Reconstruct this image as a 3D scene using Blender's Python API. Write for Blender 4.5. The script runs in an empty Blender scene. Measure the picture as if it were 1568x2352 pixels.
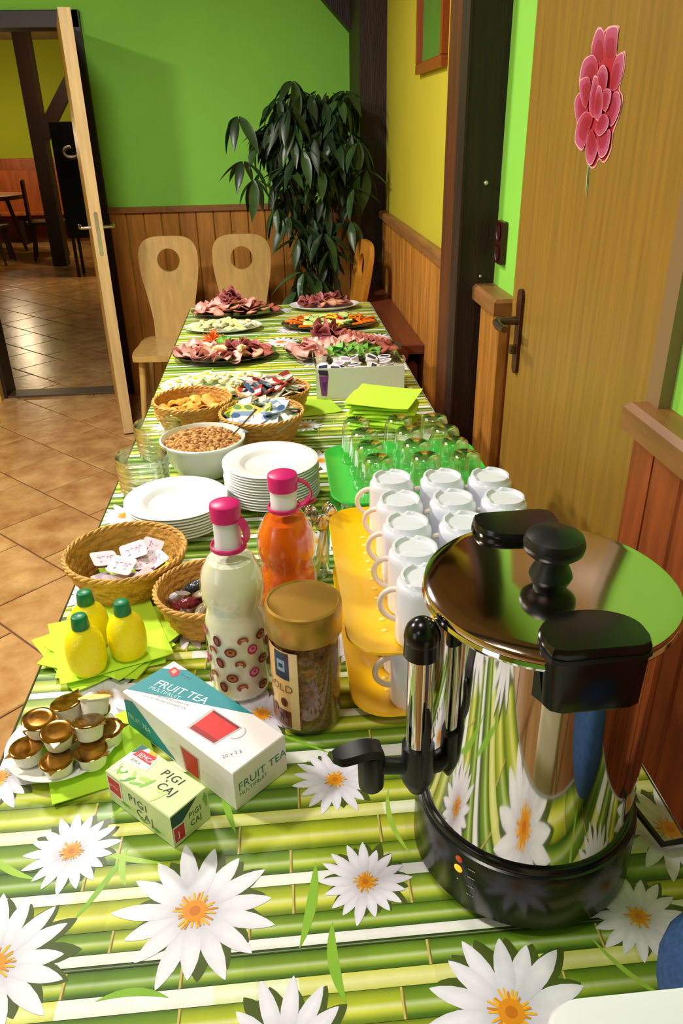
import bpy, math, random
from mathutils import Vector, Matrix, Euler
R_ = random.Random(7)
PI = math.pi
S = bpy.context.scene
COL = S.collection

# ------------------------------------------------------------------ camera
Rm = Matrix(((0.99598, 0.05537, -0.07040), (-0.08742, 0.45050, -0.88849), (-0.01748, 0.89106, 0.45352)))
def _ortho(m):
    x = m.row[0].copy().normalized(); y = m.row[1].copy(); y = (y - x * y.dot(x)).normalized(); z = x.cross(y)
    return Matrix((x, y, z))
cam_d = bpy.data.cameras.new('camera'); cam = bpy.data.objects.new('camera', cam_d); COL.objects.link(cam)
cam_d.sensor_fit = 'VERTICAL'; cam_d.sensor_height = 36; cam_d.sensor_width = 24
cam_d.lens = 1745 / 2352 * 36; cam_d.clip_start = .02; cam_d.clip_end = 60
cam.matrix_world = Matrix.Translation((0, 0, 1.475)) @ _ortho(Rm).to_4x4()
S.camera = cam
# ------------------------------------------------------------------ world, lights, exposure
w = bpy.data.worlds.new('world'); S.world = w; w.use_nodes = True
w.node_tree.nodes['Background'].inputs[0].default_value = (1, .95, .88, 1)
w.node_tree.nodes['Background'].inputs[1].default_value = .35
S.view_settings.view_transform = 'Standard'; S.view_settings.look = 'None'
S.cycles.transparent_max_bounces = 24
S.view_settings.gamma = 1; S.view_settings.exposure = 0.0
def area(name, loc, target, size, power, col, size_y=None, shape='DISK'):
    l = bpy.data.lights.new(name, 'AREA'); l.energy = power; l.color = col; l.size = size
    l.shape = shape
    if size_y: l.shape = 'RECTANGLE'; l.size_y = size_y
    o = bpy.data.objects.new(name, l); COL.objects.link(o); o.location = loc
    o.rotation_euler = (Vector(target) - Vector(loc)).to_track_quat('-Z', 'Y').to_euler(); return o
LAMPS = [(-1.85, 1.7, 2.47, 82), (-.25, .45, 2.47, 10), (-.75, 2.6, 2.47, 40), (-1.5, -1.2, 2.47, 11)]
for i, (x, y, z, p) in enumerate(LAMPS):
    area('ceiling_lamp_light', (x, y, z), (x, y, 0), .3, p, (1, .945, .87))
area('window_daylight', (-2.85, -.9, 1.45), (0, .9, .8), 1.3, 17, (.76, .86, 1.0), 1.2)
area('far_room_light', (-1.6, 9.0, 2.45), (-2.2, 10, 0), .5, 36, (1, .72, .40))

# ------------------------------------------------------------------ colour and material helpers
def lin(h, k=1.0):
    if isinstance(h, str):
        h = h.lstrip('#'); c = [int(h[i:i + 2], 16) / 255 for i in (0, 2, 4)]
    else: c = list(h[:3])
    return tuple((((x / 12.92) if x <= .04045 else ((x + .055) / 1.055) ** 2.4) * k) for x in c) + (1,)
MATS = {}
def M(name, col='#808080', rough=.5, metal=0, noise=None, bump=None, coat=0, rand=0, trans=0, emit=0, attr=False, spec=.5, sss=0, ior=1.45, alpha=1):
    """noise=(scale, amount, (sx,sy,sz), detail) ; bump=(scale, strength)"""
    if name in MATS: return MATS[name]
    m = bpy.data.materials.new(name); m.use_nodes = True; nt = m.node_tree; N = nt.nodes; L = nt.links
    b = N['Principled BSDF']; c = lin(col)
    b.inputs['Base Color'].default_value = c; b.inputs['Roughness'].default_value = rough
    b.inputs['Metallic'].default_value = metal; b.inputs['Coat Weight'].default_value = coat
    b.inputs['Coat Roughness'].default_value = .08; b.inputs['IOR'].default_value = ior
    b.inputs['Specular IOR Level'].default_value = spec
    b.inputs['Transmission Weight'].default_value = trans; b.inputs['Alpha'].default_value = alpha
    if sss:
        b.inputs['Subsurface Weight'].default_value = sss; b.inputs['Subsurface Radius'].default_value = (.01, .008, .004)
    if emit: b.inputs['Emission Color'].default_value = c; b.inputs['Emission Strength'].default_value = emit
    src = None; tc = None
    if noise or bump: tc = N.new('ShaderNodeTexCoord')
    if rand or noise: oi = N.new('ShaderNodeObjectInfo')
    if attr:
        a = N.new('ShaderNodeAttribute'); a.attribute_name = 'Col'; src = a.outputs['Color']
    if noise:
        sc, am, st = noise[:3]; mp = N.new('ShaderNodeMapping'); mp.inputs['Scale'].default_value = st
        L.new(tc.outputs['Object'], mp.inputs['Vector'])
        nz = N.new('ShaderNodeTexNoise'); nz.inputs['Scale'].default_value = sc
        nz.inputs['Detail'].default_value = noise[3] if len(noise) > 3 else 5
        nz.inputs['Roughness'].default_value = .6; nz.noise_dimensions = '4D'
        ml = N.new('ShaderNodeMath'); ml.operation = 'MULTIPLY'; ml.inputs[1].default_value = 37
        L.new(oi.outputs['Random'], ml.inputs[0]); L.new(ml.outputs[0], nz.inputs['W'])
        L.new(mp.outputs[0], nz.inputs['Vector'])
        if attr:
            mr = N.new('ShaderNodeMapRange'); mr.inputs[1].default_value = .3; mr.inputs[2].default_value = .7
            mr.inputs[3].default_value = 1 - am; mr.inputs[4].default_value = 1 + am
            L.new(nz.outputs['Fac'], mr.inputs[0])
            vm = N.new('ShaderNodeVectorMath'); vm.operation = 'SCALE'; L.new(src, vm.inputs[0]); L.new(mr.outputs[0], vm.inputs['Scale']); src = vm.outputs[0]
        else:
            cr = N.new('ShaderNodeValToRGB'); cr.color_ramp.elements[0].position = .32; cr.color_ramp.elements[1].position = .68
            c2 = noise[4] if len(noise) > 4 else None
            if c2: cr.color_ramp.elements[0].color = lin(c2); cr.color_ramp.elements[1].color = c
            else:
                cr.color_ramp.elements[0].color = tuple(x * (1 - am) for x in c[:3]) + (1,)
                cr.color_ramp.elements[1].color = tuple(min(1, x * (1 + am)) for x in c[:3]) + (1,)
            L.new(nz.outputs['Fac'], cr.inputs[0]); src = cr.outputs[0]
    if rand:
        mr2 = N.new('ShaderNodeMapRange'); mr2.inputs[3].default_value = 1 - rand; mr2.inputs[4].default_value = 1 + rand
        L.new(oi.outputs['Random'], mr2.inputs[0])
        vm2 = N.new('ShaderNodeVectorMath'); vm2.operation = 'SCALE'
        if src: L.new(src, vm2.inputs[0])
        else: vm2.inputs[0].default_value = c[:3]
        L.new(mr2.outputs[0], vm2.inputs['Scale']); src = vm2.outputs[0]
    if src: L.new(src, b.inputs['Base Color'])
    if bump:
        n2 = N.new('ShaderNodeTexNoise'); n2.inputs['Scale'].default_value = bump[0]; n2.inputs['Detail'].default_value = 3
        mp2 = N.new('ShaderNodeMapping'); mp2.inputs['Scale'].default_value = bump[2] if len(bump) > 2 else (1, 1, 1)
        L.new(tc.outputs['Object'], mp2.inputs[0]); L.new(mp2.outputs[0], n2.inputs['Vector'])
        bp = N.new('ShaderNodeBump'); bp.inputs['Strength'].default_value = bump[1]; bp.inputs['Distance'].default_value = .01
        L.new(n2.outputs['Fac'], bp.inputs['Height']); L.new(bp.outputs[0], b.inputs['Normal'])
    MATS[name] = m; return m
def thin_glass(name, tint=(.93, .97, .94), facing=.35, rough=.03):
    if name in MATS: return MATS[name]
    m = bpy.data.materials.new(name); m.use_nodes = True; nt = m.node_tree; N = nt.nodes; L = nt.links
    N.remove(N['Principled BSDF']); out = N['Material Output']
    t = N.new('ShaderNodeBsdfTransparent'); t.inputs[0].default_value = tint + (1,)
    g = N.new('ShaderNodeBsdfGlossy'); g.inputs['Roughness'].default_value = rough; g.inputs[0].default_value = (.95, 1, .96, 1)
    lw = N.new('ShaderNodeLayerWeight'); lw.inputs[0].default_value = facing
    mx = N.new('ShaderNodeMixShader'); L.new(lw.outputs['Facing'], mx.inputs[0]); L.new(t.outputs[0], mx.inputs[1]); L.new(g.outputs[0], mx.inputs[2])
    L.new(mx.outputs[0], out.inputs[0]); MATS[name] = m; return m

# ------------------------------------------------------------------ mesh helpers
class MB:
    def __init__(s): s.v = []; s.f = []; s.c = []; s.m = []
    def add(s, vf, col=None, mi=0, M_=None):
        vs, fs = vf; o = len(s.v)
        if M_ is not None: vs = [M_ @ Vector(p) for p in vs]
        s.v += [tuple(p) for p in vs]
        if col is not None and isinstance(col, str): col = lin(col)
        for f in fs:
            s.f.append(tuple(i + o for i in f)); s.m.append(mi)
            if col is None: s.c.append(None)
            elif isinstance(col, list): s.c.append([col[i] for i in f])
            else: s.c.append([col] * len(f))
        return s
    def build(s, name, mats, parent=None, loc=(0, 0, 0), rot=(0, 0, 0), smooth=40, label=None, kind=None):
        me = bpy.data.meshes.new(name); me.from_pydata(s.v, [], s.f)
        if not isinstance(mats, (list, tuple)): mats = [mats]
        for m in mats: me.materials.append(m)
        me.polygons.foreach_set('material_index', s.m)
        if any(c is not None for c in s.c):
            a = me.color_attributes.new('Col', 'FLOAT_COLOR', 'CORNER'); buf = []
            for f, c in zip(s.f, s.c):
                for k in range(len(f)): buf += list(c[k]) if c else [1, 1, 1, 1]
            a.data.foreach_set('color', buf)
        me.update()
        if smooth:
            me.shade_smooth(); me.set_sharp_from_angle(angle=math.radians(smooth))
        o = bpy.data.objects.new(name, me); COL.objects.link(o); o.location = loc; o.rotation_euler = rot
        if parent: o.parent = parent
        if label: o['label'] = label
        if kind: o['kind'] = kind
        return o
def box(x0, x1, y0, y1, z0, z1):
    return [(x0, y0, z0), (x1, y0, z0), (x1, y1, z0), (x0, y1, z0), (x0, y0, z1), (x1, y0, z1), (x1, y1, z1), (x0, y1, z1)], \
        [(0, 3, 2, 1), (4, 5, 6, 7), (0, 1, 5, 4), (1, 2, 6, 5), (2, 3, 7, 6), (3, 0, 4, 7)]
def bbox(x0, x1, y0, y1, z0, z1, b=.004):
    """box whose top edges are chamfered"""
    vs = [(x0, y0, z0), (x1, y0, z0), (x1, y1, z0), (x0, y1, z0), (x0, y0, z1 - b), (x1, y0, z1 - b), (x1, y1, z1 - b), (x0, y1, z1 - b),
          (x0 + b, y0 + b, z1), (x1 - b, y0 + b, z1), (x1 - b, y1 - b, z1), (x0 + b, y1 - b, z1)]
    fs = [(0, 3, 2, 1), (8, 9, 10, 11)]
    for i in range(4):
        j = (i + 1) % 4; fs += [(i, j, j + 4, i + 4), (i + 4, j + 4, j + 8, i + 8)]
    return vs, fs
def lathe(prof, n=32, sx=1, sy=1, a0=0, a1=2 * PI, fn=None):
    full = abs(a1 - a0 - 2 * PI) < 1e-6; m = n if full else n + 1; vs = []; fs = []
    for k, (r, z) in enumerate(prof):
        for i in range(m):
            a = a0 + (a1 - a0) * i / n; rr = r + (fn(k, i, a) if fn and r > 0 else 0)
            vs.append((rr * math.cos(a) * sx, rr * math.sin(a) * sy, z))
    for k in range(len(prof) - 1):
        for i in range(n):
            j = (i + 1) % m if full else i + 1
            fs.append((k * m + i, k * m + j, (k + 1) * m + j, (k + 1) * m + i))
    return vs, fs
def disc(r, z, n=32, sx=1, sy=1):
    return [(r * math.cos(2 * PI * i / n) * sx, r * math.sin(2 * PI * i / n) * sy, z) for i in range(n)], [tuple(range(n))]
def tube(path, rad, n=8, closed=False, caps=True):
    P = [Vector(p) for p in path]; vs = []; fs = []; K = len(P); rad = rad if isinstance(rad, (list, tuple)) else [rad] * K
    up = None
    for k in range(K):
        a = P[(k - 1) % K] if (closed or k > 0) else P[k]; b = P[(k + 1) % K] if (closed or k < K - 1) else P[k]
        t = (b - a).normalized()
        if up is None: up = Vector((0, 0, 1)) if abs(t.z) < .9 else Vector((1, 0, 0))
        s1 = t.cross(up).normalized(); s2 = s1.cross(t).normalized(); up = s2
        for i in range(n):
            q = 2 * PI * i / n; vs.append(tuple(P[k] + (s1 * math.cos(q) + s2 * math.sin(q)) * rad[k]))
    for k in range(K if closed else K - 1):
        k2 = (k + 1) % K
        for i in range(n): j = (i + 1) % n; fs.append((k * n + i, k * n + j, k2 * n + j, k2 * n + i))
    if caps and not closed: fs += [tuple(range(n))[::-1], tuple((K - 1) * n + i for i in range(n))]
    return vs, fs
def sphere(r, c=(0, 0, 0), n=16, m=10, s=(1, 1, 1)):
    vs = []; fs = []
    for k in range(m + 1):
        p = PI * k / m
        for i in range(n):
            a = 2 * PI * i / n; vs.append((c[0] + r * s[0] * math.sin(p) * math.cos(a), c[1] + r * s[1] * math.sin(p) * math.sin(a), c[2] - r * s[2] * math.cos(p)))
    for k in range(m):
        for i in range(n): j = (i + 1) % n; fs.append((k * n + i, k * n + j, (k + 1) * n + j, (k + 1) * n + i))
    return vs, fs
def prism(poly, z0, z1):
    n = len(poly); vs = [(x, y, z0) for x, y in poly] + [(x, y, z1) for x, y in poly]
    return vs, [tuple(range(n))[::-1], tuple(range(n, 2 * n))] + [(i, (i + 1) % n, (i + 1) % n + n, i + n) for i in range(n)]
def rrect(w, h, r, n=6):
    out = []
    for cx, cy, a in ((w / 2 - r, h / 2 - r, 0), (-w / 2 + r, h / 2 - r, 90), (-w / 2 + r, -h / 2 + r, 180), (w / 2 - r, -h / 2 + r, 270)):
        for k in range(n + 1): t = math.radians(a + 90 * k / n); out.append((cx + r * math.cos(t), cy + r * math.sin(t)))
    return out
def loft(rings):
    """rings: list of lists of 3-D points, same length"""
    n = len(rings[0]); vs = [p for r in rings for p in r]; fs = []
    for k in range(len(rings) - 1):
        for i in range(n): j = (i + 1) % n; fs.append((k * n + i, k * n + j, (k + 1) * n + j, (k + 1) * n + i))
    return vs, fs
def poly3(pts): return pts, [tuple(range(len(pts)))]
def text_geo(s, size, space=1.0, shear=0):
    c = bpy.data.curves.new('txt', 'FONT'); c.body = s; c.size = size; c.space_character = space; c.shear = shear; c.resolution_u = 3
    o = bpy.data.objects.new('txt', c); COL.objects.link(o); dg = bpy.context.evaluated_depsgraph_get()
    me = bpy.data.meshes.new_from_object(o.evaluated_get(dg))
    vs = [tuple(v.co) for v in me.vertices]; fs = [tuple(p.vertices) for p in me.polygons]
    bpy.data.objects.remove(o); bpy.data.meshes.remove(me); bpy.data.curves.remove(c)
    return vs, fs
def mapped(vf, fn): return [fn(*p) for p in vf[0]], vf[1]

def thing(name, label, cat, loc=(0, 0, 0), rot=(0, 0, 0), group=None):
    o = bpy.data.objects.new(name, None); COL.objects.link(o); o.location = loc
    o.rotation_euler = rot if isinstance(rot, tuple) else (0, 0, rot); o.empty_display_size = .05
    return tag(o, label, cat, group)
def tag(o, label=None, cat=None, group=None, kind=None):
    if label: o['label'] = label
    if cat: o['category'] = cat
    if group: o['group'] = group
    if kind: o['kind'] = kind
    return o
def clone(o, parent=None, loc=None, rot=None, label=None, group=None):
    kids = list(o.children); c = o.copy(); COL.objects.link(c)
    if parent is not None: c.parent = parent
    if loc is not None: c.location = loc
    if rot is not None: c.rotation_euler = rot if isinstance(rot, tuple) else (0, 0, rot)
    if label: c['label'] = label
    if group: c['group'] = group
    for k in kids: clone(k, c)
    return c
bpy.context.view_layer.update()

def where(dx, dy, rad):
    q = math.hypot(dx, dy) / rad
    if q < .3: return 'in the middle'
    a = math.degrees(math.atan2(dy, dx)) % 360
    n = ['right', 'back right', 'back', 'back left', 'left', 'front left', 'front', 'front right'][int((a + 22.5) // 45) % 8]
    return ('towards the %s' % n) if q < .68 else ('at the %s rim' % n)
# ------------------------------------------------------------------ materials
GREEN = M('green_wall_paint', '#8CD44A', .75, noise=(3, .05, (1, 1, 1)))
YELLOW = M('yellow_wall_paint', '#BCB02C', .75, noise=(3, .05, (1, 1, 1)))
LIME = M('lime_wall_paint', '#A8B41C', .8)
PINE = M('pine_plank', '#B67830', .42, noise=(9, .3, (6, 6, .55), 6), rand=.13, bump=(60, .12, (6, 6, .4)))
PINER = M('red_pine_plank', '#8E4822', .42, noise=(9, .3, (6, 6, .55), 6), rand=.15, bump=(60, .12, (6, 6, .4)))
RAIL = M('wainscot_rail_wood', '#8E5F33', .4, noise=(8, .25, (5, .6, 5), 5))
BEAM = M('dark_beam_wood', '#2C1913', .5, noise=(7, .45, (6, 6, .5), 6), bump=(30, .3, (5, 5, .6)))
REDEDGE = M('reddish_beam_edge', '#54280F', .5, noise=(7, .35, (6, 6, .5), 6))
OAK = M('oak_door_veneer', '#96722C', .38, noise=(5, .17, (14, 14, .7), 8), bump=(40, .05, (9, 9, .5)))
DOORE = M('pale_door_edge_wood', '#C9AC78', .4, noise=(6, .15, (8, 8, .6)))
CHAIRW = M('pale_beech', '#BC9858', .32, noise=(6, .16, (7, 7, .6), 6), coat=.3)
CHAIRO = M('orange_beech', '#C9852B', .3, noise=(6, .2, (7, 7, .6), 6), coat=.3)
TILE = M('terracotta_tile', '#C49C66', .24, noise=(7, .3, (1, 1, 1), 6, '#966434'), rand=.07, bump=(22, .12))
GROUT = M('tile_grout', '#5E4028', .8)
BROWNR = M('brown_radiator_paint', '#6B3420', .35)
DARKM = M('dark_frame_paint', '#2A1C18', .45)
BLACKP = M('black_plastic', '#0E0D0F', .22)
BLACKM = M('matt_black_plastic', '#121114', .4)
CHROME = M('polished_steel', '#E2DED6', .05, metal=1)
BRUSH = M('satin_steel_lid', '#D4C8BE', .085, metal=1)
WHITEC = M('white_ceramic', '#F4F4F4', .18, coat=.4)
MUGW = M('white_mug_glaze', '#E9ECF8', .2, coat=.4)
GLASS = thin_glass('clear_glass', (.985, .995, .985), .4)
GLASSG = thin_glass('pale_green_glass', (.985, .998, .985), .42, .06)
CLEARP = thin_glass('clear_peach_plastic', (.97, .90, .82), .45, .1)
NAPK = M('lime_paper_napkin', '#C6F23C', .85, rand=.05, sss=.15)
WICK = M('wicker', '#C98F3E', .55, noise=(40, .35, (1, 1, 3), 3), bump=(160, .5))
WICKD = M('pale_wicker', '#D8A554', .55, noise=(40, .3, (1, 1, 3), 3), bump=(160, .5))
VC = M('printed_colour', rough=.5, attr=True)
VCG = M('glossy_printed_colour', rough=.3, attr=True, coat=.2)
PRINTCLOTH = M('printed_oilcloth', rough=.33, attr=True, noise=(60, .05, (1, 1, 1)))
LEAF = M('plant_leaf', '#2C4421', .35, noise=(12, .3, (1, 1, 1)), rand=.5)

# ------------------------------------------------------------------ SETTING
TABLE_Z = .75
XW = .60           # right wall plane
YF = 4.70          # far wall plane
def struct(o, lab=None): o['kind'] = 'structure'; return o
# floor with individual diagonal tiles
mb = MB(); mb.add(box(-6, 1.2, -3.2, 13.2, -.08, -.006)); FLOOR = struct(mb.build('floor', GROUT, smooth=None))
a45 = -PI / 4; ex = Vector((math.cos(a45), math.sin(a45))); ey = Vector((-math.sin(a45), math.cos(a45)))
TW, TL, G = .325, .36, .007
meshes = []
mb = MB(); mb.add(bbox(-TL / 2 + G / 2, TL / 2 - G / 2, -TW / 2 + G / 2, TW / 2 - G / 2, -.012, 0, .003))
tproto = mb.build('tile', TILE, FLOOR, smooth=None); first = True; rest = MB()
tiles = []
for r in range(-16, 40):
    nn = .865 + (r + .5) * TW
    for k in range(-45, 45):
        tt = -.02 + (k + (.5 if r % 2 else 0)) * TL
        P = ex * tt + ey * nn
        if -6 < P.x < .55 and -1.0 < P.y < 13:
            xl = -.36 * P.y - .35
            vis = xl < P.x < -.15 and P.y < 8.6 and P.y > 1.0 and not (P.x > -.5 and P.y > 4.9)
            if vis: tiles.append(P)
            else: rest.add(bbox(-TL / 2 + G / 2, TL / 2 - G / 2, -TW / 2 + G / 2, TW / 2 - G / 2, -.012, 0, .003), M_=Matrix.Translation((P.x, P.y, 0)) @ Matrix.Rotation(a45, 4, 'Z'))
tiles.sort(key=lambda p: p.y); extra = tiles[290:]; tiles = tiles[:290]
for P in extra: rest.add(bbox(-TL / 2 + G / 2, TL / 2 - G / 2, -TW / 2 + G / 2, TW / 2 - G / 2, -.012, 0, .003), M_=Matrix.Translation((P.x, P.y, 0)) @ Matrix.Rotation(a45, 4, 'Z'))
for i, P in enumerate(tiles):
    t = tproto if i == 0 else tproto.copy()
    if i: COL.objects.link(t)
    t.location = (P.x, P.y, 0); t.rotation_euler = (0, 0, a45)
rest.build('distant_tiles', TILE, FLOOR, smooth=None, kind='stuff')

# far wall: opening X -1.70..-1.0
mb = MB()
for b in ((-6, -1.76, YF, YF + .15, 0, 2.6), (-1.0, 1.0, YF, YF + .15, 0, 2.6), (-1.76, -1.0, YF, YF + .15, 2.0, 2.6)): mb.add(box(*b))
WF = struct(mb.build('wall_far', GREEN, smooth=None))
def plank(parent, mat, x0, x1, y0, y1, z0, z1, axis):
    """tongue and groove plank with bevelled long edges; axis = normal of the face"""
    b = .004; d = .009
    if axis == 'y':   # visible face at y0
        pts = [(x0, y0 + b), (x0 + b, y0), (x1 - b, y0), (x1, y0 + b), (x1, y1), (x0, y1)]
    else:             # visible face at x0
        pts = [(x0 + b, y0), (x1, y0), (x1, y1), (x0 + b, y1), (x0, y1 - b), (x0, y0 + b)]
    m = MB(); m.add(prism(pts, z0, z1)); cx, cy = (x0 + x1) / 2, (y0 + y1) / 2
    m.v = [(v[0] - cx, v[1] - cy, v[2]) for v in m.v]
    return m.build('plank', mat, parent, loc=(cx, cy, 0), smooth=None)
x = -.915
while x < .59:
    wd = .098; plank(WF, PINE, x, min(x + wd - .003, .6), YF - .018, YF, 0, 1.055, 'y'); x += wd
x = -2.7
while x < -1.8:
    plank(WF, PINE, x, x + .095, YF - .018, YF, 0, 1.055, 'y'); x += .098
mb = MB(); mb.add(bbox(-.92, .6, YF - .035, YF, 1.055, 1.085, .006)); mb.build('rail', RAIL, WF, smooth=None)
mb = MB(); mb.add(bbox(-3, -1.8, YF - .035, YF, 1.055, 1.085, .006)); mb.build('rail', RAIL, WF, smooth=None)
# right wall
mb = MB(); mb.add(box(XW, XW + .15, -3.2, YF, 0, 2.6)); WR = struct(mb.build('wall_right', GREEN, smooth=None))
mb = MB(); mb.add(box(XW - .006, XW + .01, 2.22, YF, 0, 2.6)); mb.build('yellow_paint_panel', YELLOW, WR, smooth=None, label='yellow painted stretch of wall')
y = 2.24
while y < 4.2:
    plank(WR, PINE, XW - .024, XW - .006, y, y + .086, 0, 1.045, 'x'); y += .089
mb = MB(); mb.add(bbox(XW - .045, XW, 2.24, 4.2, 1.045, 1.08, .008)); mb.build('rail', RAIL, WR, smooth=None)
# short wainscot between post and door
for yy in (1.895, 1.985): plank(WR, PINE, XW - .042, XW - .018, yy, yy + .088, 0, 1.04, 'x')
mb = MB(); mb.add(bbox(XW - .018, XW, 1.89, 2.10, 0, 1.04, .002)); mb.build('side_board', PINER, WR, smooth=None, label='reddish end board')
mb = MB(); mb.add(bbox(XW - .058, XW + .01, 1.885, 2.125, 1.04, 1.08, .008)); mb.build('rail', RAIL, WR, smooth=None)
# wainscot right of the door
mb = MB(); mb.add(bbox(XW - .03, XW, 1.045, 1.115, 0, 1.03, .002)); mb.build('edge_board', PINER, WR, smooth=None)
for k in range(24): 
    y1 = 1.040 - k * .092; plank(WR, PINER, XW - .032, XW, y1 - .089, y1, 0, 1.03, 'x')
mb = MB(); mb.add(bbox(XW - .055, XW + .01, -3, 1.12, 1.03, 1.075, .009)); mb.build('rail', RAIL, WR, smooth=None)
# other walls, ceiling
mb = MB(); mb.add(box(-3.15, -3, -3.2, YF, 0, 2.6)); struct(mb.build('wall_left', YELLOW, smooth=None))
mb = MB(); mb.add(box(-3.15, .75, -3.2, -3.05, 0, 2.6)); WB = struct(mb.build('wall_back', GREEN, smooth=None))
mb = MB(); mb.add(box(-3.15, .6, -3.06, -3.0, 0, 1.05)); mb.build('wainscot', PINE, WB, smooth=None)
mb = MB(); mb.add(box(-6.2, 1.2, -3.2, 13.2, 2.6, 2.7)); struct(mb.build('ceiling', M('ceiling_boards', '#8A6A52', .6, noise=(5, .3, (6, .5, 1))), smooth=None))
for k, yb in enumerate((-2.2, -.6, 1.0, 3.4)):
    mb = MB(); mb.add(bbox(-3.0, .6, yb - .07, yb + .07, 2.46, 2.6)); bpy.data.objects['ceiling'] and mb.build('ceiling_beam', BEAM, bpy.data.objects['ceiling'], smooth=None)
# far room shell
mb = MB(); mb.add(box(-6, -1.0, 12.6, 12.75, 0, 2.6)); WN = struct(mb.build('wall_beyond', LIME, smooth=None))
mb = MB(); mb.add(box(-6, -1.7, 12.56, 12.6, 0, 1.13)); mb.build('wainscot', M('orange_bench_wood', '#A85420', .45, noise=(6, .3, (3, 3, .5))), WN, smooth=None)
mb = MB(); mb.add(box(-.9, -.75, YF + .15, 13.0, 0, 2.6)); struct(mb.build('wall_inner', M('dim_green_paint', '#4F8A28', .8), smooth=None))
mb = MB(); mb.add(box(-6.1, -6, 4.7, 13.0, 0, 2.6)); struct(mb.build('wall_outer', LIME, smooth=None))
# threshold, frame
mb = MB(); mb.add(bbox(-1.70, -1.0, 4.69, 4.83, -.005, .012, .004)); struct(mb.build('trim_1', M('dark_threshold', '#4A3A2C', .4), smooth=None))
mb = MB(); mb.add(bbox(-1.76, -.92, 4.665, 4.86, 1.945, 2.02, .004)); mb.add(bbox(-1.0, -.915, 4.665, 4.86, 0, 2.02, .004)); mb.add(bbox(-1.715, -1.69, 4.69, 4.86, 0, 1.945, .003))
struct(mb.build('trim_2', DARKM, smooth=None, label='dark door frame'))
mb = MB(); mb.add(bbox(-1.93, -1.71, 4.63, 4.70, 0, .93, .004)); struct(mb.build('trim_3', M('ochre_frame_board', '#C9A24A', .5, noise=(6, .12, (6, 6, .6))), smooth=None))
# half timbering
def beam_box(name, dims, mat, lab, cat='beam', edge=None):
    m = MB(); m.add(bbox(*dims)); o = m.build(name, mat, smooth=None); return tag(o, lab, cat)
o = beam_box('corner_post', (.462, .606, 4.2, 4.70, 0, 2.6), BEAM, 'dark brown timber post standing in the far corner behind the plant', 'post')
t = thing('timber_post', 'thick dark brown timber post between the yellow wall and the socket', 'post', (0, 0, 0))
mb = MB(); mb.add(box(.503, .60, 2.11, 2.30, 0, 2.6)); mb.build('post_body', BEAM, t, smooth=None)
mb = MB(); mb.add(box(.496, .503, 2.105, 2.19, 0, 2.6)); mb.build('corner_strip', BEAM, t, smooth=None)
mb = MB(); mb.add(box(.497, .503, 2.19, 2.30, 0, 2.6)); mb.add(box(.503, .60, 2.30, 2.36, 0, 2.6)); mb.build('side_face', REDEDGE, t, smooth=None, label='reddish brown left face')
for z_, s_ in ((1.335, .006), (1.10, .004)):
    mb = MB(); mb.add(sphere(s_, (0, 0, 0), 10, 6)); mb.build('nail', M('bright_nail', '#D8D4B0', .3, metal=.5), t, loc=(.561, 2.108, z_))
# diagonal brace at upper left of corner post
c = [(.30, 2.07), (.56, 1.80), (.56, 2.10), (.42, 2.30), (.1, 2.6), (-.13, 2.6)]
c = [(-.2, 2.57), (.515, 1.855), (.515, 2.6), (-.2, 2.6)]
m = MB(); vs = [(x, 4.60, z) for x, z in c] + [(x, 4.70, z) for x, z in c]; n = len(c)
m.add((vs, [tuple(range(n)), tuple(range(n, 2 * n))[::-1]] + [(i, (i + 1) % n + 0, (i + 1) % n + n, i + n)[::-1] for i in range(n)]))
tag(m.build('diagonal_brace', BEAM, smooth=None), 'dark diagonal timber brace high on the green wall beside the corner post', 'beam')
# lamps in the ceiling (out of frame, seen in reflections)
for i, (x, y, z, p) in enumerate(LAMPS):
    m = MB(); m.add(lathe([(.0, .12), (.17, .12), (.17, .02), (.155, .02), (.155, .05), (0, .05)], 32)); o = m.build('ceiling_lamp', M('lamp_housing', '#E6E2DA', .5), loc=(x, y, z))
    tag(o, 'round white ceiling lamp, ' + ('near the open door', 'over the near end of the buffet', 'over the far end of the buffet', 'behind the viewer')[i], 'lamp')

# oak door in the right wall (door_1)
D = thing('door_1', None, None, (0, 0, 0)); D['kind'] = 'structure'
mb = MB(); mb.add(box(XW - .012, XW + .03, 1.115, 1.885, .01, 2.02)); mb.build('door_leaf', OAK, D, smooth=None)
mb = MB(); mb.add(box(XW - .02, XW + .0, 1.075, 1.118, 0, 2.06)); mb.build('door_frame', M('grey_brown_frame', '#8A6E4A', .5), D, smooth=None)
BRASS = M('brown_door_metal', '#4A2616', .3, metal=.4)
mb = MB(); pl = rrect(.036, .205, .017)
mb.add(mapped(prism(pl, 0, .008), lambda x, y, z: (-z, -x, y))); mb.build('handle_plate', BRASS, D, loc=(XW - .012, 1.808, 1.018))
hb = MB(); hb.add(tube([(-.0, 0, 0), (-.045, 0, 0), (-.055, -.004, -.002), (-.058, -.03, -.004), (-.056, -.075, -.003)], [.011, .010, .0105, .010, .008], 12)); hb.build('lever', M('aged_bronze', '#6B5A44', .3, metal=.8), D, loc=(XW - .016, 1.812, 1.045))
mb = MB(); mb.add(box(-.012, 0, -.008, .008, -.01, .01)); mb.build('keyhole_cover', M('aged_bronze'), D, loc=(XW - .020, 1.81, .975))
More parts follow.
